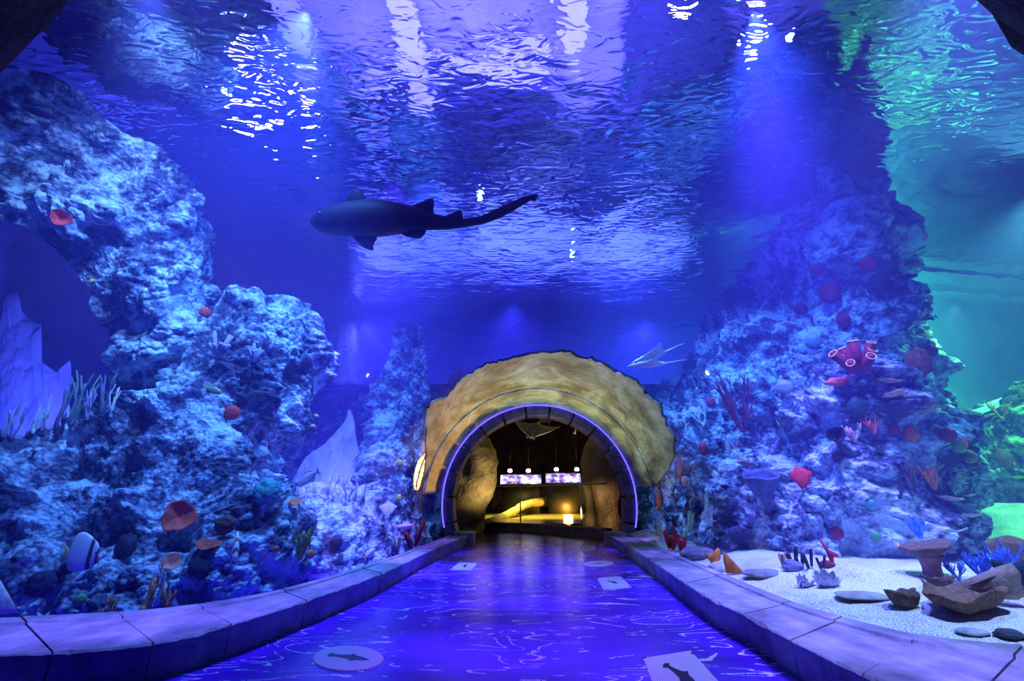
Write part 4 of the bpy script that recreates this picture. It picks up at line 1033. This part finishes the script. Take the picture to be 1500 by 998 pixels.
# ------------------------------------------------------------------ fish
def fishmat(name, stops, rough=.35):
    t = NT(name); c = t.n('ShaderNodeTexCoord'); sp = t.n('ShaderNodeSeparateXYZ'); t.l(c.outputs['Generated'], sp.inputs[0])
    nz = t.math('ADD', sp.outputs[0], t.math('MULTIPLY', t.math('SUBTRACT', t.noise(c.outputs['Generated'], 5, 2), .5), .05))
    col = t.ramp(nz, stops); t.bsdf(col, rough, t.bump(t.noise(c.outputs['Generated'], 60, 2), .15, .005), .5); return t.m
def fish(u, v, px, label, mat, prof=None, off=.35, yaw=0, pitch=0, flip=False, roll=0, name='fish', zc=None, fins=True, tail=None, cat='fish', width=.20):
    """a fish facing +x: body swept through oval sections, fins and tail joined in; eyes as children"""
    loc, n, z0 = hit(u, v); z = zc or (z0 - off); loc = P(u, v, z); L = px / 680 * z
    prof = prof or [(-.36, .02, .045), (-.25, .0, .09), (-.1, .0, .16), (.08, .0, .19), (.25, .0, .165), (.38, -.01, .11), (.46, -.015, .06), (.5, -.02, .02)]
    pr = cr(np.array(prof), 26); vs = []; seg = 18
    for x, c, h in pr:
        wd = min(h, max(width * .5 * math.sqrt(max(0.02, 1 - ((x - .12) / .62) ** 2)) * .9, .012))
        for k in range(seg):
            a = 2 * PI * k / seg; vs.append((x * L, math.cos(a) * wd * L, (c + math.sin(a) * h) * L))
    mb = MB(); mb.add(vs, grid_faces(26, seg, 0, True) + [tuple(reversed(range(seg))), tuple(range(25 * seg, 26 * seg))])
    th = .008 * L
    tl = tail or [(-.34, .03), (-.42, .09), (-.50, .20), (-.47, .05), (-.46, 0), (-.47, -.05), (-.50, -.20), (-.42, -.09), (-.34, -.03)]
    fin_plate(mb, [(x * L, z_ * L) for x, z_ in reversed(tl)], th)
    if fins:
        hm = max(h for _, _, h in prof)
        fin_plate(mb, [(x * L, z_ * L) for x, z_ in reversed([(-.24, .08), (-.28, .17), (-.1, hm + .10), (.06, hm + .09), (.16, hm - .02), (0, hm - .05)])], th)
        fin_plate(mb, [(x * L, z_ * L) for x, z_ in [(-.24, -.08), (-.28, -.16), (-.12, -hm - .08), (.0, -hm + .0), (-.05, -hm + .05)]], th)
    o = mb.build('body', mat); o.name = 'body'
    rt = empty(name, loc, label, cat); o.parent = rt
    for s in (-1, 1):
        eb = MB(); hx = .36
        k = int(np.argmin(abs(pr[:, 0] - hx))); wd = min(pr[k, 2], width * .5 * math.sqrt(max(0.02, 1 - ((hx - .12) / .62) ** 2)) * .9)
        blob(eb, (hx * L, s * wd * L * .88, (pr[k, 1] + pr[k, 2] * .25) * L), .022 * L, 1, 0, 1, .6, 1, 2); e = eb.build('eye', cmat(DARK, .2)); e.parent = rt
    rt.rotation_euler = (roll, pitch, yaw + (PI if flip else 0)); return rt
SILVER = fishmat('banded silver', [(0, (.95, .8, .08)), (.10, (.95, .8, .08)), (.13, (.85, .88, .85)), (.60, (.95, .96, .95)), (.66, (.8, .8, .8)), (.69, (.05, .05, .05)), (.76, (.07, .07, .06)), (.78, (.9, .9, .9)), (.87, (.7, .72, .75)), (.89, (.05, .05, .05)), (.93, (.05, .05, .05)), (.95, (.65, .66, .68))][:12])
bat = [(-.36, .0, .10), (-.34, .0, .30), (-.28, .03, .46), (-.14, .03, .52), (.02, .0, .49), (.18, -.04, .42), (.30, -.06, .33), (.40, -.09, .20), (.47, -.11, .09), (.5, -.12, .02)]
btail = [(-.33, .08), (-.42, .12), (-.50, .22), (-.485, 0), (-.50, -.22), (-.42, -.12), (-.33, -.08)]
fish(122, 810, 52, 'silver disc-shaped fish with black bands and yellow tail, near the left edge', SILVER, bat, .45, .12, 0, name='spadefish', fins=False, tail=btail, width=.16)
fish(344, 808, 50, 'second banded silver disc fish, turned away, right of the orange dishes', SILVER, bat, .45, -1.0, 0, name='spadefish', fins=False, tail=btail, width=.2)
GREY = fishmat('grey fish', [(0, (.12, .12, .10)), (.2, (.2, .22, .2)), (.5, (.32, .36, .34)), (.9, (.35, .38, .36)), (1, (.2, .22, .22))])
fish(452, 700, 40, 'grey deep-bodied fish with a forked tail in front of the blue gap', GREY, None, .6, -.25, .55, True)
GY = fishmat('green-yellow fish', [(0, (.5, .45, .1)), (.5, (.22, .34, .18)), (1, (.4, .42, .1))])
fish(311, 571, 28, 'olive green fish above the red ball on the left bank', GY, None, .3, .2, .3)
YE = fishmat('yellow fish', [(0, (.85, .7, .08)), (.5, (.8, .75, .12)), (1, (.7, .65, .1))])
OR_ = fishmat('orange fish', [(0, (.95, .55, .1)), (1, (.9, .4, .06))])
fish(135, 411, 10, 'tiny orange fish in the dark hollow at upper left', OR_, None, .3, .5, -.4)
fish(463, 609, 9, 'tiny yellow-green fish at the top of the blue gap', YE, None, .3, 0, .3, zc=6.2)
fish(459, 624, 8, 'tiny yellow fish just below the first at the blue gap', YE, None, .3, .4, 0, True, zc=6.2)
WHT = fishmat('white fish', [(0, (.8, .7, .1)), (.25, (.8, .7, .1)), (.32, (.85, .86, .9)), (1, (.85, .86, .9))])
fish(541, 811, 20, 'small white fish with a yellow tail just above the left curb', WHT, None, .35, .5, -.7)
PK = fishmat('pink fish', [(0, (.9, .25, .2)), (.3, (.9, .6, .75)), (.8, (.85, .6, .9)), (1, (.8, .5, .8))])
fish(593, 771, 30, 'pink fish with a red tail beside the left foot of the tunnel', PK, [(-.36, .0, .06), (-.2, .0, .09), (0, 0, .11), (.2, 0, .10), (.4, 0, .06), (.5, -.02, .02)], .35, .1, .12, True)
DK = fishmat('dark fish', [(0, (.03, .04, .05)), (1, (.06, .07, .08))])
slim = [(-.36, .0, .03), (-.2, .0, .07), (0, 0, .10), (.2, 0, .10), (.4, 0, .06), (.5, -.01, .02)]
fish(1357, 447, 26, 'dark slim fish pointing down beside the pillar edge', DK, slim, .3, .1, .55, True, zc=6.0)
fish(1361, 466, 26, 'dark fish level beside the pillar edge, below the slim one', DK, slim, .3, 0, .25, True, zc=6.0)
fish(1222, 816, 11, 'tiny yellow fish beside the crimson star sponge', YE, None, .12, .3, .2)
CL = fishmat('orange banded fish', [(0, (.95, .45, .06)), (.3, (.95, .45, .06)), (.36, (.9, .9, .9)), (.5, (.9, .9, .9)), (.56, (.05, .05, .05)), (.8, (.05, .05, .05)), (1, (.9, .5, .1))])
fish(1316, 800, 16, 'small black and orange banded fish low by the right pillar', CL, None, .15, .3, .4)

# shark overhead, built to its outline: sections along the body, fins joined in
SZ = 5.8
def sp_(x, y): return 440 + x / 4.167, 260 + y / 4.167
ctr = P(*sp_(700, 250), SZ); k_ = SZ / 680 / 4.167
def loc2(x, y): return ((x - 700) * k_, (250 - y) * k_)           # side plane of the animal, metres
up_ = [(58, 272), (75, 245), (110, 215), (180, 178), (270, 152), (400, 132), (500, 136), (620, 160), (690, 178), (820, 222), (900, 238), (990, 252), (1100, 236), (1180, 200), (1250, 167), (1330, 130), (1400, 108), (1446, 102)]
lo_ = [(58, 276), (75, 300), (110, 330), (190, 354), (330, 362), (480, 363), (600, 347), (700, 325), (800, 321), (910, 320), (1010, 304), (1120, 286), (1200, 255), (1290, 212), (1360, 168), (1400, 142)]
xs_ = np.concatenate([[58, 64, 74], np.linspace(90, 1400, 56)]); seg = 22; vs = []
U = np.array(up_, float); Lw = np.array(lo_, float)
for i, x in enumerate(xs_):
    yu = np.interp(x, U[:, 0], U[:, 1]); yl = np.interp(x, Lw[:, 0], Lw[:, 1]); (X, Zu), (_, Zl) = loc2(x, yu), loc2(x, yl)
    c = (Zu + Zl) / 2; h = (Zu - Zl) / 2
    wd = h * np.interp(x, [58, 120, 300, 600, 900, 1100, 1400], [1, 1.05, .85, .8, .7, .55, .35])
    for k in range(seg):
        a = 2 * PI * k / seg; vs.append((X, math.cos(a) * wd, c + math.sin(a) * h))
n_ = len(xs_); mb = MB(); mb.add(vs, grid_faces(n_, seg, 0, True) + [tuple(reversed(range(seg))), tuple(range((n_ - 1) * seg, n_ * seg))])
for out in ([(265, 175), (285, 120), (312, 80), (345, 62), (372, 80), (395, 118), (420, 150), (380, 190), (310, 200)], [(660, 180), (720, 158), (770, 135), (808, 125), (818, 150), (812, 190), (815, 230), (740, 220)],
            [(870, 240), (925, 218), (965, 197), (985, 200), (990, 225), (995, 262), (930, 262)], [(310, 350), (345, 395), (385, 430), (430, 447), (448, 444), (445, 415), (470, 368), (400, 345)],
            [(600, 340), (650, 362), (700, 374), (735, 373), (755, 352), (770, 322), (700, 310)], [(1340, 125), (1400, 108), (1446, 100), (1450, 112), (1432, 146), (1405, 138), (1380, 158), (1345, 175)]):
    fin_plate(mb, [loc2(*q) for q in out], .022)
t = NT('shark skin'); c = t.n('ShaderNodeTexCoord'); sp = t.n('ShaderNodeSeparateXYZ'); t.l(c.outputs['Generated'], sp.inputs[0])
nz = t.noise(c.outputs['Object'], 5, 4); m_ = t.math('ADD', t.math('ADD', sp.outputs[2], t.math('MULTIPLY', sp.outputs[0], .28)), t.math('MULTIPLY', nz, .18))
t.bsdf(t.ramp(m_, [(.26, (.16, .19, .24)), (.46, (.03, .028, .036)), (.6, (.010, .008, .011))]), .6, t.bump(t.noise(c.outputs['Object'], 40, 3), .2, .005), .12)
rt = empty('shark', ctr, 'dark grey shark swimming left overhead with a long straight tail', 'shark')
o = mb.build('body', t.m); o.parent = rt
for s in (-1, 1):
    eb = MB(); X, Z = loc2(150, 238); blob(eb, (X, s * .17, Z),   .016, 2, 0, 1, .6, 1, 2); e = eb.build('eye', cmat((.015, .015, .02), .2)); e.parent = rt
for s in (-1, 1):
    for g in range(4):
        pass
rt.rotation_euler = (math.radians(18), 0, 0)

def ray_fish(u, v, zc, px, label, topc, spots=None, yaw=0, pitch=0, roll=0, name='ray', tail=1.1, cat='ray', width=1.0):
    """a ray: thick-centred winged disc facing +x with lobed head fins and a whip tail"""
    S = px / 680 * zc; n, m = 33, 25; vs = []
    xs2 = np.linspace(-1, 1, n)
    def lead(y): return .42 - .55 * abs(y) ** 1.25 + .10 * math.exp(-(y / .13) ** 2)
    def trail(y): return -.42 + .30 * abs(y) ** .8 - .06 * math.exp(-(y / .12) ** 2)
    for layer in (1, -1):
        for i, y in enumerate(xs2):
            a, b = lead(y), min(trail(y), lead(y) - .02)
            for j in range(m):
                q = j / (m - 1); x = a + (b - a) * q; th = (.085 * (1 - abs(y)) ** 1.5 + .006) * math.sin(PI * min(.98, max(.02, q))) ** .7
                bend = .13 * abs(y) ** 1.8
                vs.append((x * S, y * .5 * S * width * 1.0, (bend + layer * th) * S))
    N = n * m; f1 = grid_faces(n, m); fs = [tuple(reversed(f)) for f in f1] + [tuple(i + N for i in f) for f in f1]
    bd = [j for j in range(m)] + [i * m + m - 1 for i in range(1, n)] + [(n - 1) * m + j for j in range(m - 2, -1, -1)] + [i * m for i in range(n - 2, 0, -1)]
    fs += [(a, b, b + N, a + N) for a, b in zip(bd, bd[1:] + bd[:1])]
    mb = MB(); mb.add(vs, fs)
    mb.tube([(-.40 * S, 0, 0), (-.6 * S, .02 * S, .02 * S), (-.8 * S, .0, .05 * S), (-(.4 + tail * .6) * S, -.04 * S, .06 * S)], [.022 * S, .014 * S, .009 * S, .004 * S], 8)
    for s in (-1, 1): mb.tube([(.40 * S, s * .09 * S, 0), (.47 * S, s * .085 * S, .0), (.53 * S, s * .07 * S, -.02 * S)], [.03 * S, .024 * S, .014 * S], 8, .5)
    if spots:
        t = NT('spotted ray skin'); v_ = t.coord(); d = t.voro(v_, 16 / S * .5)
        t.bsdf(t.mix(t.math('LESS_THAN', d, .28), topc, spots), .5, None, .3); mat = t.m
    else: mat = cmat(topc, .5, .25, 6, .2)
    rt = empty(name, P(u, v, zc), label, cat); o = mb.build('body', mat); o.parent = rt
    for s in (-1, 1):
        eb = MB(); blob(eb, (.33 * S, s * .10 * S, .055 * S), .02 * S, 1, 0, 1, 1, 1, 2); e = eb.build('eye', cmat(DARK, .2)); e.parent = rt
    rt.rotation_euler = (roll, pitch, yaw); return rt
ray_fish(568, 746, 7.3, 27, 'lilac spotted ray gliding down the reef left of the tunnel', (.55, .55, .72), (.9, .9, .95), math.radians(-75), math.radians(70), 0, 'spotted_ray', 1.3)
ray_fish(953, 523, 7.6, 62, 'pale ray seen from below, upper of two above the tunnel', (.85, .85, .8), None, math.radians(188), math.radians(20), math.radians(6), 'ray', 1.0, width=.9)
ray_fish(950, 534, 6.6, 58, 'thin pale ray shape seen edge-on, lower of two above the tunnel', (.85, .85, .88), None, math.radians(176), math.radians(3), math.radians(-12), 'ray', 1.0, width=.6)
# ray figures hanging in the cave
ray_fish(783, 630, 12.4, 62, 'large pale yellow ray hanging under the cave ceiling', (.85, .78, .38), None, math.radians(-105), math.radians(28), math.radians(-12), 'ray_figure', .8, 'sculpture', width=1.15)
ray_fish(800, 614, 12.6, 24, 'small yellow ray hanging high behind the large one', (.8, .72, .4), None, math.radians(-60), math.radians(30), math.radians(50), 'ray_figure', .6, 'sculpture')
ray_fish(845, 628, 13.0, 26, 'small yellow ray hanging by the right rock column', (.75, .72, .4), None, math.radians(-110), math.radians(40), math.radians(65), 'ray_figure', .6, 'sculpture')

# ------------------------------------------------------------------ plaques set into the floor
t = NT('ribbed pale plaque'); wv = t.n('ShaderNodeTexWave'); wv.inputs['Scale'].default_value = 22; t.l(t.coord(), wv.inputs['Vector'])
t.bsdf(t.mix(wv.outputs['Fac'], (.46, .43, .60), (.78, .75, .92)), .4, None, .4); M['plaque'] = t.m
M['plaque_ink'] = simple('dark fish inlay', (.02, .018, .05), .4, .2, 20, .1)
FISHPIC = [(-.50, .0), (-.42, .13), (-.35, .045), (-.18, .07), (.0, .13), (.06, .24), (.16, .13), (.30, .09), (.44, .03), (.50, -.02), (.40, -.08), (.22, -.12), (.12, -.22), (.04, -.13), (-.15, -.08), (-.34, -.05), (-.44, -.15)]
def plaque(pts, label, oval=False, rot=0, fs=.7):
    q = np.array([PZ(u, v, 0) for u, v in pts])
    if oval:
        c = q[0]; a = q[1] - q[0]; b = q[2] - q[0]; rim = [c + a * math.cos(2 * PI * i / 48) + b * math.sin(2 * PI * i / 48) for i in range(48)]
    else: c = q.mean(0); rim = list(q); a = (q[1] + q[2] - q[0] - q[3]) / 4; b = (q[0] + q[1] - q[2] - q[3]) / 4
    rt = empty('floor_plaque', (c[0], c[1], 0), label, 'plaque')
    n = len(rim); vs = [(p[0] - c[0], p[1] - c[1], .001) for p in rim] + [((p[0] - c[0]) * .985, (p[1] - c[1]) * .985, .008) for p in rim]
    o = mesh('plate', vs, [tuple(range(n, 2 * n))] + [(i, (i + 1) % n, (i + 1) % n + n, i + n) for i in range(n)] + [tuple(reversed(range(n)))], M['plaque'], rt, False)
    cs, sn = math.cos(rot), math.sin(rot); fp = []
    for x, y in FISHPIC:
        X, Y = (x * cs - y * sn) * fs * 2, (x * sn + y * cs) * fs * 2; w_ = a * X + b * Y; fp.append((w_[0], w_[1]))
    m = len(fp); vs = [(x, y, .0085) for x, y in fp] + [(x, y, .0105) for x, y in fp]
    o = mesh('fish_silhouette', vs, [tuple(range(m, 2 * m)), tuple(reversed(range(m)))] + [(i, (i + 1) % m, (i + 1) % m + m, i + m) for i in range(m)], M['plaque_ink'], rt, False)
    o['label'] = 'dark inlaid fish silhouette'
    if not oval:
        for (i, s1, s2) in ((0, -1, 1), (1, 1, 1), (2, 1, -1), (3, -1, -1)):
            mb = MB(); w_ = a * .9 * s1 + b * .9 * s2; mb.lathe([(.012, .008), (.012, .0105), (.004, .0115)], 10); o = mb.build('bolt', M['plaque_ink'], rt, True, lambda p: p + np.array([w_[0], w_[1], 0]))
    rm = MB()
    return rt
plaque([(942, 966), (1012, 955), (1078, 1028), (966, 1032)], 'large ribbed rectangular fish plaque at the front edge of the floor', False, -1.0, .62)
plaque([(874, 848), (909, 845), (925, 861), (884, 865)], 'ribbed rectangular fish plaque in the right half of the floor, middle distance', False, -.8, .42)
plaque([(660, 835), (672, 825), (701, 826), (691, 836)], 'ribbed rectangular fish plaque near the left curb', False, .2, .45)
plaque([(848, 802), (869, 799), (875, 805), (853, 809)], 'small far rectangular fish plaque nearest the tunnel mouth', False, .2, .4)
plaque([(510, 965), (562, 965), (510, 948)], 'large round pale fish plaque at the front left of the floor', True, -.35, .62)
plaque([(877, 826.5), (899, 826), (877, 822.5)], 'round pale plaque in the right half of the floor, farther off', True, .1, .3)
# ------------------------------------------------------------------ acrylic tunnel, water body, water surface
def outer_at(side, y):
    B = LB_ if side < 0 else RB_
    o = np.argsort(B[:, 1]); return float(np.interp(y, B[o, 1], B[o, 0]))
ys_ = np.concatenate([np.linspace(2.7, 4.2, 18), np.linspace(4.5, PY - .05, 22)])
def section(y, grow, n=40, below=False):
    """cross section of the clear tunnel at distance y, from left foot over the crown to the right foot"""
    ax = y * AX; s = max(0, (4.4 - y) / 2.2) ** 1.6
    r = 2.13 + .5 * s + grow
    pts = []
    lo = math.asin((CZ - .02 - TZ) / r) if not below else -PI / 2
    for i in range(n):
        a = (PI - lo) - (PI - 2 * lo) * i / (n - 1)
        x = r * math.cos(a) * (1 + .9 * s); z = TZ + r * math.sin(a) * (1 + .35 * s * (1 if a > 0 and a < PI else 0))
        pts.append((ax + x, y, z))
    return pts
ysn = np.concatenate([np.linspace(1.9, 4.2, 20), np.linspace(4.5, 9.1, 20)])
vs = []
for y in ysn: vs += section(y, .02)
t = NT('clear acrylic'); g1 = t.n('ShaderNodeBsdfTransparent'); g2 = t.n('ShaderNodeBsdfGlossy'); g2.inputs['Roughness'].default_value = 0.0
fr = t.n('ShaderNodeLayerWeight'); fr.inputs['Blend'].default_value = .12; mx = t.n('ShaderNodeMixShader'); g1.inputs[0].default_value = (.97, .98, 1, 1)
t.l(t.math('MULTIPLY', fr.outputs['Fresnel'], .06), mx.inputs[0]); t.l(g1.outputs[0], mx.inputs[1]); t.l(g2.outputs[0], mx.inputs[2]); t.l(mx.outputs[0], t.out.inputs['Surface'])
o = mesh('window_1', vs, grid_faces(len(ysn), 40), t.m); tag(o, 'clear curved acrylic tunnel wall arching over the walkway', 'acrylic tunnel', None, 'structure')

# the body of blue water: everything in the tank outside the acrylic
vs = []; fs = []
mb = MB(); mb.box((.5, 7.15, 2.82), (10.25, 9.6, 3.17))
vs, fs = list(mb.v), list(mb.f); o0 = len(vs)
rows = [(y, .05) for y in np.concatenate([np.linspace(-1.8, 1.7, 4), np.linspace(1.9, 4.2, 14), np.linspace(4.5, PY + .3, 14)])]
n = 40
for y, g in rows:
    vs += section(max(y, 1.9), g, n, True) if y >= 1.9 else [(p[0], y, p[2]) for p in section(1.9, g, n, True)]
for y, r in ((PY + .5, 2.3), (12.5, 2.8), (16.6, 4.4)):
    vs += [(y * AX + r * math.cos(PI * 1.5 - 2 * PI * i / (n - 1)) * 1.3, y, max(-.15, TZ + (r if False else min(r, 1.9 + (y - PY) * .18)) * math.sin(PI * 1.5 - 2 * PI * i / (n - 1)))) for i in range(n)]
R_ = len(rows) + 3
gf = grid_faces(R_, n, o0, False)
fs += gf + [tuple(o0 + i for i in range(n)), tuple(o0 + (R_ - 1) * n + i for i in reversed(range(n)))]
bm = bmesh.new(); bv = [bm.verts.new(tuple(float(c) for c in v)) for v in vs]
inner = []
for k, f in enumerate(fs):
    fc = bm.faces.new([bv[i] for i in f])
    if k >= 6: inner.append(fc)
outer = [f for f in bm.faces if f not in set(inner)]
bmesh.ops.recalc_face_normals(bm, faces=outer); bmesh.ops.recalc_face_normals(bm, faces=inner); bmesh.ops.reverse_faces(bm, faces=inner)
bmesh.ops.remove_doubles(bm, verts=[v for v in bm.verts if v.index >= 0 and v.co.z < 8], dist=1e-5)
t = NT('blue water haze')
s1 = t.n('ShaderNodeVolumeScatter'); s1.inputs['Color'].default_value = (.30, .24, 1.0, 1); s1.inputs['Density'].default_value = .055; s1.inputs['Anisotropy'].default_value = .25
s2 = t.n('ShaderNodeVolumeAbsorption'); s2.inputs['Color'].default_value = (.35, .55, .97, 1); s2.inputs['Density'].default_value = .075
ad = t.n('ShaderNodeAddShader'); t.l(s1.outputs[0], ad.inputs[0]); t.l(s2.outputs[0], ad.inputs[1]); t.l(ad.outputs[0], t.out.inputs['Volume'])
me = bpy.data.meshes.new('water'); bm.to_mesh(me); bm.free()
o = link('water', me, t.m, None, False); tag(o, 'hazy blue water filling the tank around the tunnel', 'water', None, 'structure')
# rippled surface seen from below
t = NT('rippled water surface'); v_ = t.coord((1, 1, 1)); v2 = t.coord((1.0, 2.3, 1), (0, 0, math.radians(12)))
gl = t.n('ShaderNodeBsdfGlass'); gl.inputs['IOR'].default_value = 1.333; gl.inputs['Roughness'].default_value = 0.0
h = t.math('ADD', t.math('MULTIPLY', t.noise(v_, .85, 1.5, .5, .8), 1.0), t.math('MULTIPLY', t.noise(v2, 2.6, 1.2, .5, 1.4), .22))
t.l(t.bump(h, 1.0, WAVE), gl.inputs['Normal']); t.l(gl.outputs[0], t.out.inputs['Surface'])
o = quad('water_surface', [(-16, -6, SURF), (-16, 26, SURF), (16, 26, SURF), (16, -6, SURF)], t.m, smooth=False)
tag(o, 'rippled water surface overhead mirroring the reef', 'water surface')

# ------------------------------------------------------------------ lights
def spot(name, loc, target, energy, col, angle=70, blend=1.0, size=.03):
    L = bpy.data.lights.new(name, 'SPOT'); L.energy = energy; L.color = col; L.spot_size = math.radians(angle); L.spot_blend = blend; L.shadow_soft_size = size
    o = bpy.data.objects.new(name, L); COL.objects.link(o); o.location = tuple(loc)
    o.rotation_euler = (Vector(target) - Vector(loc)).to_track_quat('-Z', 'Y').to_euler(); return o
def point(name, loc, energy, col, size=.2):
    L = bpy.data.lights.new(name, 'POINT'); L.energy = energy; L.color = col; L.shadow_soft_size = size
    o = bpy.data.objects.new(name, L); COL.objects.link(o); o.location = tuple(loc); return o
def area(name, loc, target, energy, col, sx, sy):
    L = bpy.data.lights.new(name, 'AREA'); L.energy = energy; L.color = col; L.shape = 'RECTANGLE'; L.size = sx; L.size_y = sy
    o = bpy.data.objects.new(name, L); COL.objects.link(o); o.location = tuple(loc)
    o.rotation_euler = (Vector(target) - Vector(loc)).to_track_quat('-Z', 'Y').to_euler(); return o
BL = (.10, .27, 1.0); VI = (.20, .11, 1.0); CY = (.22, .42, 1.0)
E = LIGHT
spot('tank_spot_left', (-2.2, 3.6, 5.9), (-4.0, 5.6, 1.0), 5200 * E, BL, 95)  # keys under the surface are added and unseen, without fixtures
spot('tank_spot_left_far', (-1.2, 6.2, 5.7), (-2.9, 8.2, .5), 4600 * E, BL, 90, 1, .35)
spot('tank_spot_left_high', (-3.4, 3.0, 5.6), (-5.0, 6.2, 3.6), 1800 * E, CY, 80)
spot('tank_spot_right', (2.6, 3.6, 5.9), (3.9, 6.2, .6), 4000 * E, BL, 80)
spot('tank_spot_right_far', (1.6, 7.0, 5.7), (3.3, 8.6, .5), 4000 * E, BL, 90, 1, .35)
spot('tank_spot_sand', (3.6, 2.2, 5.9), (3.4, 3.6, 0), 5200 * E, (.34, .48, 1), 60)
spot('shaft_left', (-1.9, 6.3, 5.8), (-2.5, 8.0, .0), 9000 * E, VI, 46, 1, .3)
spot('shaft_right', (2.9, 4.2, 5.8), (3.7, 5.6, 0), 9000 * E, VI, 46, 1, .3)
spot('spire_light', (-6.4, 6.2, .5), (-7.6, 7.8, 2.2), 2400 * E, (.08, .10, 1), 100)
spot('gap_light', (-3.4, 8.9, .5), (-3.9, 10.2, 1.8), 1300 * E, (.08, .10, 1), 100)
spot('green_light', (8.6, 6.2, 5.7), (7.6, 7.6, 0), 5200 * E, (.13, 1.0, .36), 110)
spot('green_light_far', (6.6, 7.2, 4.4), (8.4, 10.4, 4.2), 2600 * E, (.04, .8, .42), 140)
spot('green_light_bed', (6.4, 6.2, 3.6), (6.6, 7.2, 0), 420 * E, (.2, 1, .3), 90)
for k, (x, y) in enumerate(((-3.2, 2.6), (3.4, 4.2), (-.6, 7.4), (1.4, 9.6))):
    point('tank_fill', (x, y, 5.7), 35 * E, BL, .05)  # unseen fill points just under the surface, no fixtures
for k, (y, e_) in enumerate(((1.3, 110), (2.6, 100), (4.0, 100), (5.6, 95), (7.2, 80), (8.8, 55))):
    spot('walkway_lamp', (y * AX - .1, y, 2.85), (y * AX - .1, y + .1, 0), e_ * E * 5, (.24, .08, 1), 56, .7, .015)  # unseen spots added to light the walkway floor
for A_, B_ in ((LA_, LB_), (RA_, RB_)):
    for k in range(8):
        q = (A_[int((k + .5) / 8 * len(A_))] + B_[int((k + .5) / 8 * len(B_))]) / 2; wd_ = np.linalg.norm(A_[int((k + .5) / 8 * len(A_))] - B_[int((k + .5) / 8 * len(B_))])
        spot('curb_lamp', (q[0], q[1], 1.75), (q[0], q[1] + .01, 0), 260 * E, (.21, .13, 1), 44, .9, .015)  # unseen spots added to light the curb tops and leave the faces dark
area('upper_room_light', (0, 7.5, 6.5), (0, 7.501, 12), 6800 * E, (.14, .13, 1), 10, 12)  # unseen upward panel added to light the ceiling over the water
spot('vault_warm', (PX + .9, 10.35, .05), (PX - .5, 8.4, 2.9), 430 * E, (.9, 1, .55), 100, .8, .012)  # unseen warm spots added to brighten the reflection shell
spot('vault_warm', (PX - .9, 10.35, .05), (PX + .6, 8.2, 2.9), 680 * E, (.72, 1, .6), 100, .8, .012)
spot('figure_light', (PX, 12.4, .5), (PX + .05, 13.2, 2.9), 900 * E, (1, .9, .45), 70, .8, .02)  # unseen warm spot added to bring out the hanging ray
spot('pool_light', (1.2, 19.0, 3.9), (1.0, 19.5, 0), 10000 * E, (1, .78, .2), 90)
point('bank_orange', P(832, 748, 20.5), 420 * E, (1, .42, .06), .2)
spot('column_light_left', (.1, 12.3, .35), (-1.3, 13.6, 1.9), 260 * E, (1, .75, .35), 70)
spot('column_light_right', (1.7, 12.7, .5), (2.75, 14.3, .7), 170 * E, (1, .55, .35), 80)
spot('shelf_light', (0, 11.6, 5.9), (0, 12.2, 3), 2600 * E, (.11, .13, 1), 140, 1, .3)  # unseen spots added to brighten the band mirrored in the surface
spot('shelf_light', (-4.2, 12.6, 5.7), (-3.4, 12.3, 3), 2600 * E, (.11, .13, 1), 140, 1, .3)
spot('shelf_light', (3.8, 12.6, 5.7), (3.2, 12.3, 3), 2600 * E, (.11, .13, 1), 140, 1, .3)
w = bpy.data.worlds.new('World'); SC.world = w; w.use_nodes = True
w.node_tree.nodes['Background'].inputs[0].default_value = (.02, .02, .08, 1); w.node_tree.nodes['Background'].inputs[1].default_value = .02

# ------------------------------------------------------------------ camera and view
cd = bpy.data.cameras.new('Camera'); co = bpy.data.objects.new('Camera', cd); COL.objects.link(co)
cd.sensor_width = 36; cd.sensor_fit = 'HORIZONTAL'; cd.lens = 36 * F_PX / 1500; cd.clip_start = .05
co.location = tuple(CAM); co.rotation_euler = (PI / 2 + PITCH, 0, 0); SC.camera = co
SC.view_settings.view_transform = 'Standard'; SC.view_settings.look = 'None'; SC.view_settings.gamma = 1; SC.view_settings.use_curve_mapping = False
SC.view_settings.exposure = EXPOSURE
cy = SC.cycles
cy.use_denoising = True
try: cy.denoiser = 'OPENIMAGEDENOISE'
except Exception: pass
cy.caustics_refractive = False; cy.caustics_reflective = False
cy.max_bounces = 8; cy.diffuse_bounces = 3; cy.glossy_bounces = 4; cy.transmission_bounces = 6; cy.volume_bounces = 1; cy.transparent_max_bounces = 16
cy.sample_clamp_indirect = 4

# repeated kinds share a group phrase
kinds_ = {}
for o in COL.objects:
    if o.parent is None and o.get('category') and o.get('kind') != 'structure': kinds_.setdefault(o.name.split('.')[0], []).append(o)
WHERE = {'hanging_lamp': 'over the tanks in the cave', 'aquarium_tank': 'in the cave', 'floor_plaque': 'set into the walkway floor', 'flood_lamp': 'above the water', 'ray_figure': 'hanging in the cave', 'stone': 'on the sand', 'giant_clam': 'on the sand'}
for k, v in kinds_.items():
    if len(v) > 1:
        for o in v:
            if not o.get('group'): o['group'] = ('fish' if k == 'fish' else k.replace('_', ' ') + 's') + ' ' + WHERE.get(k, 'in the tank')
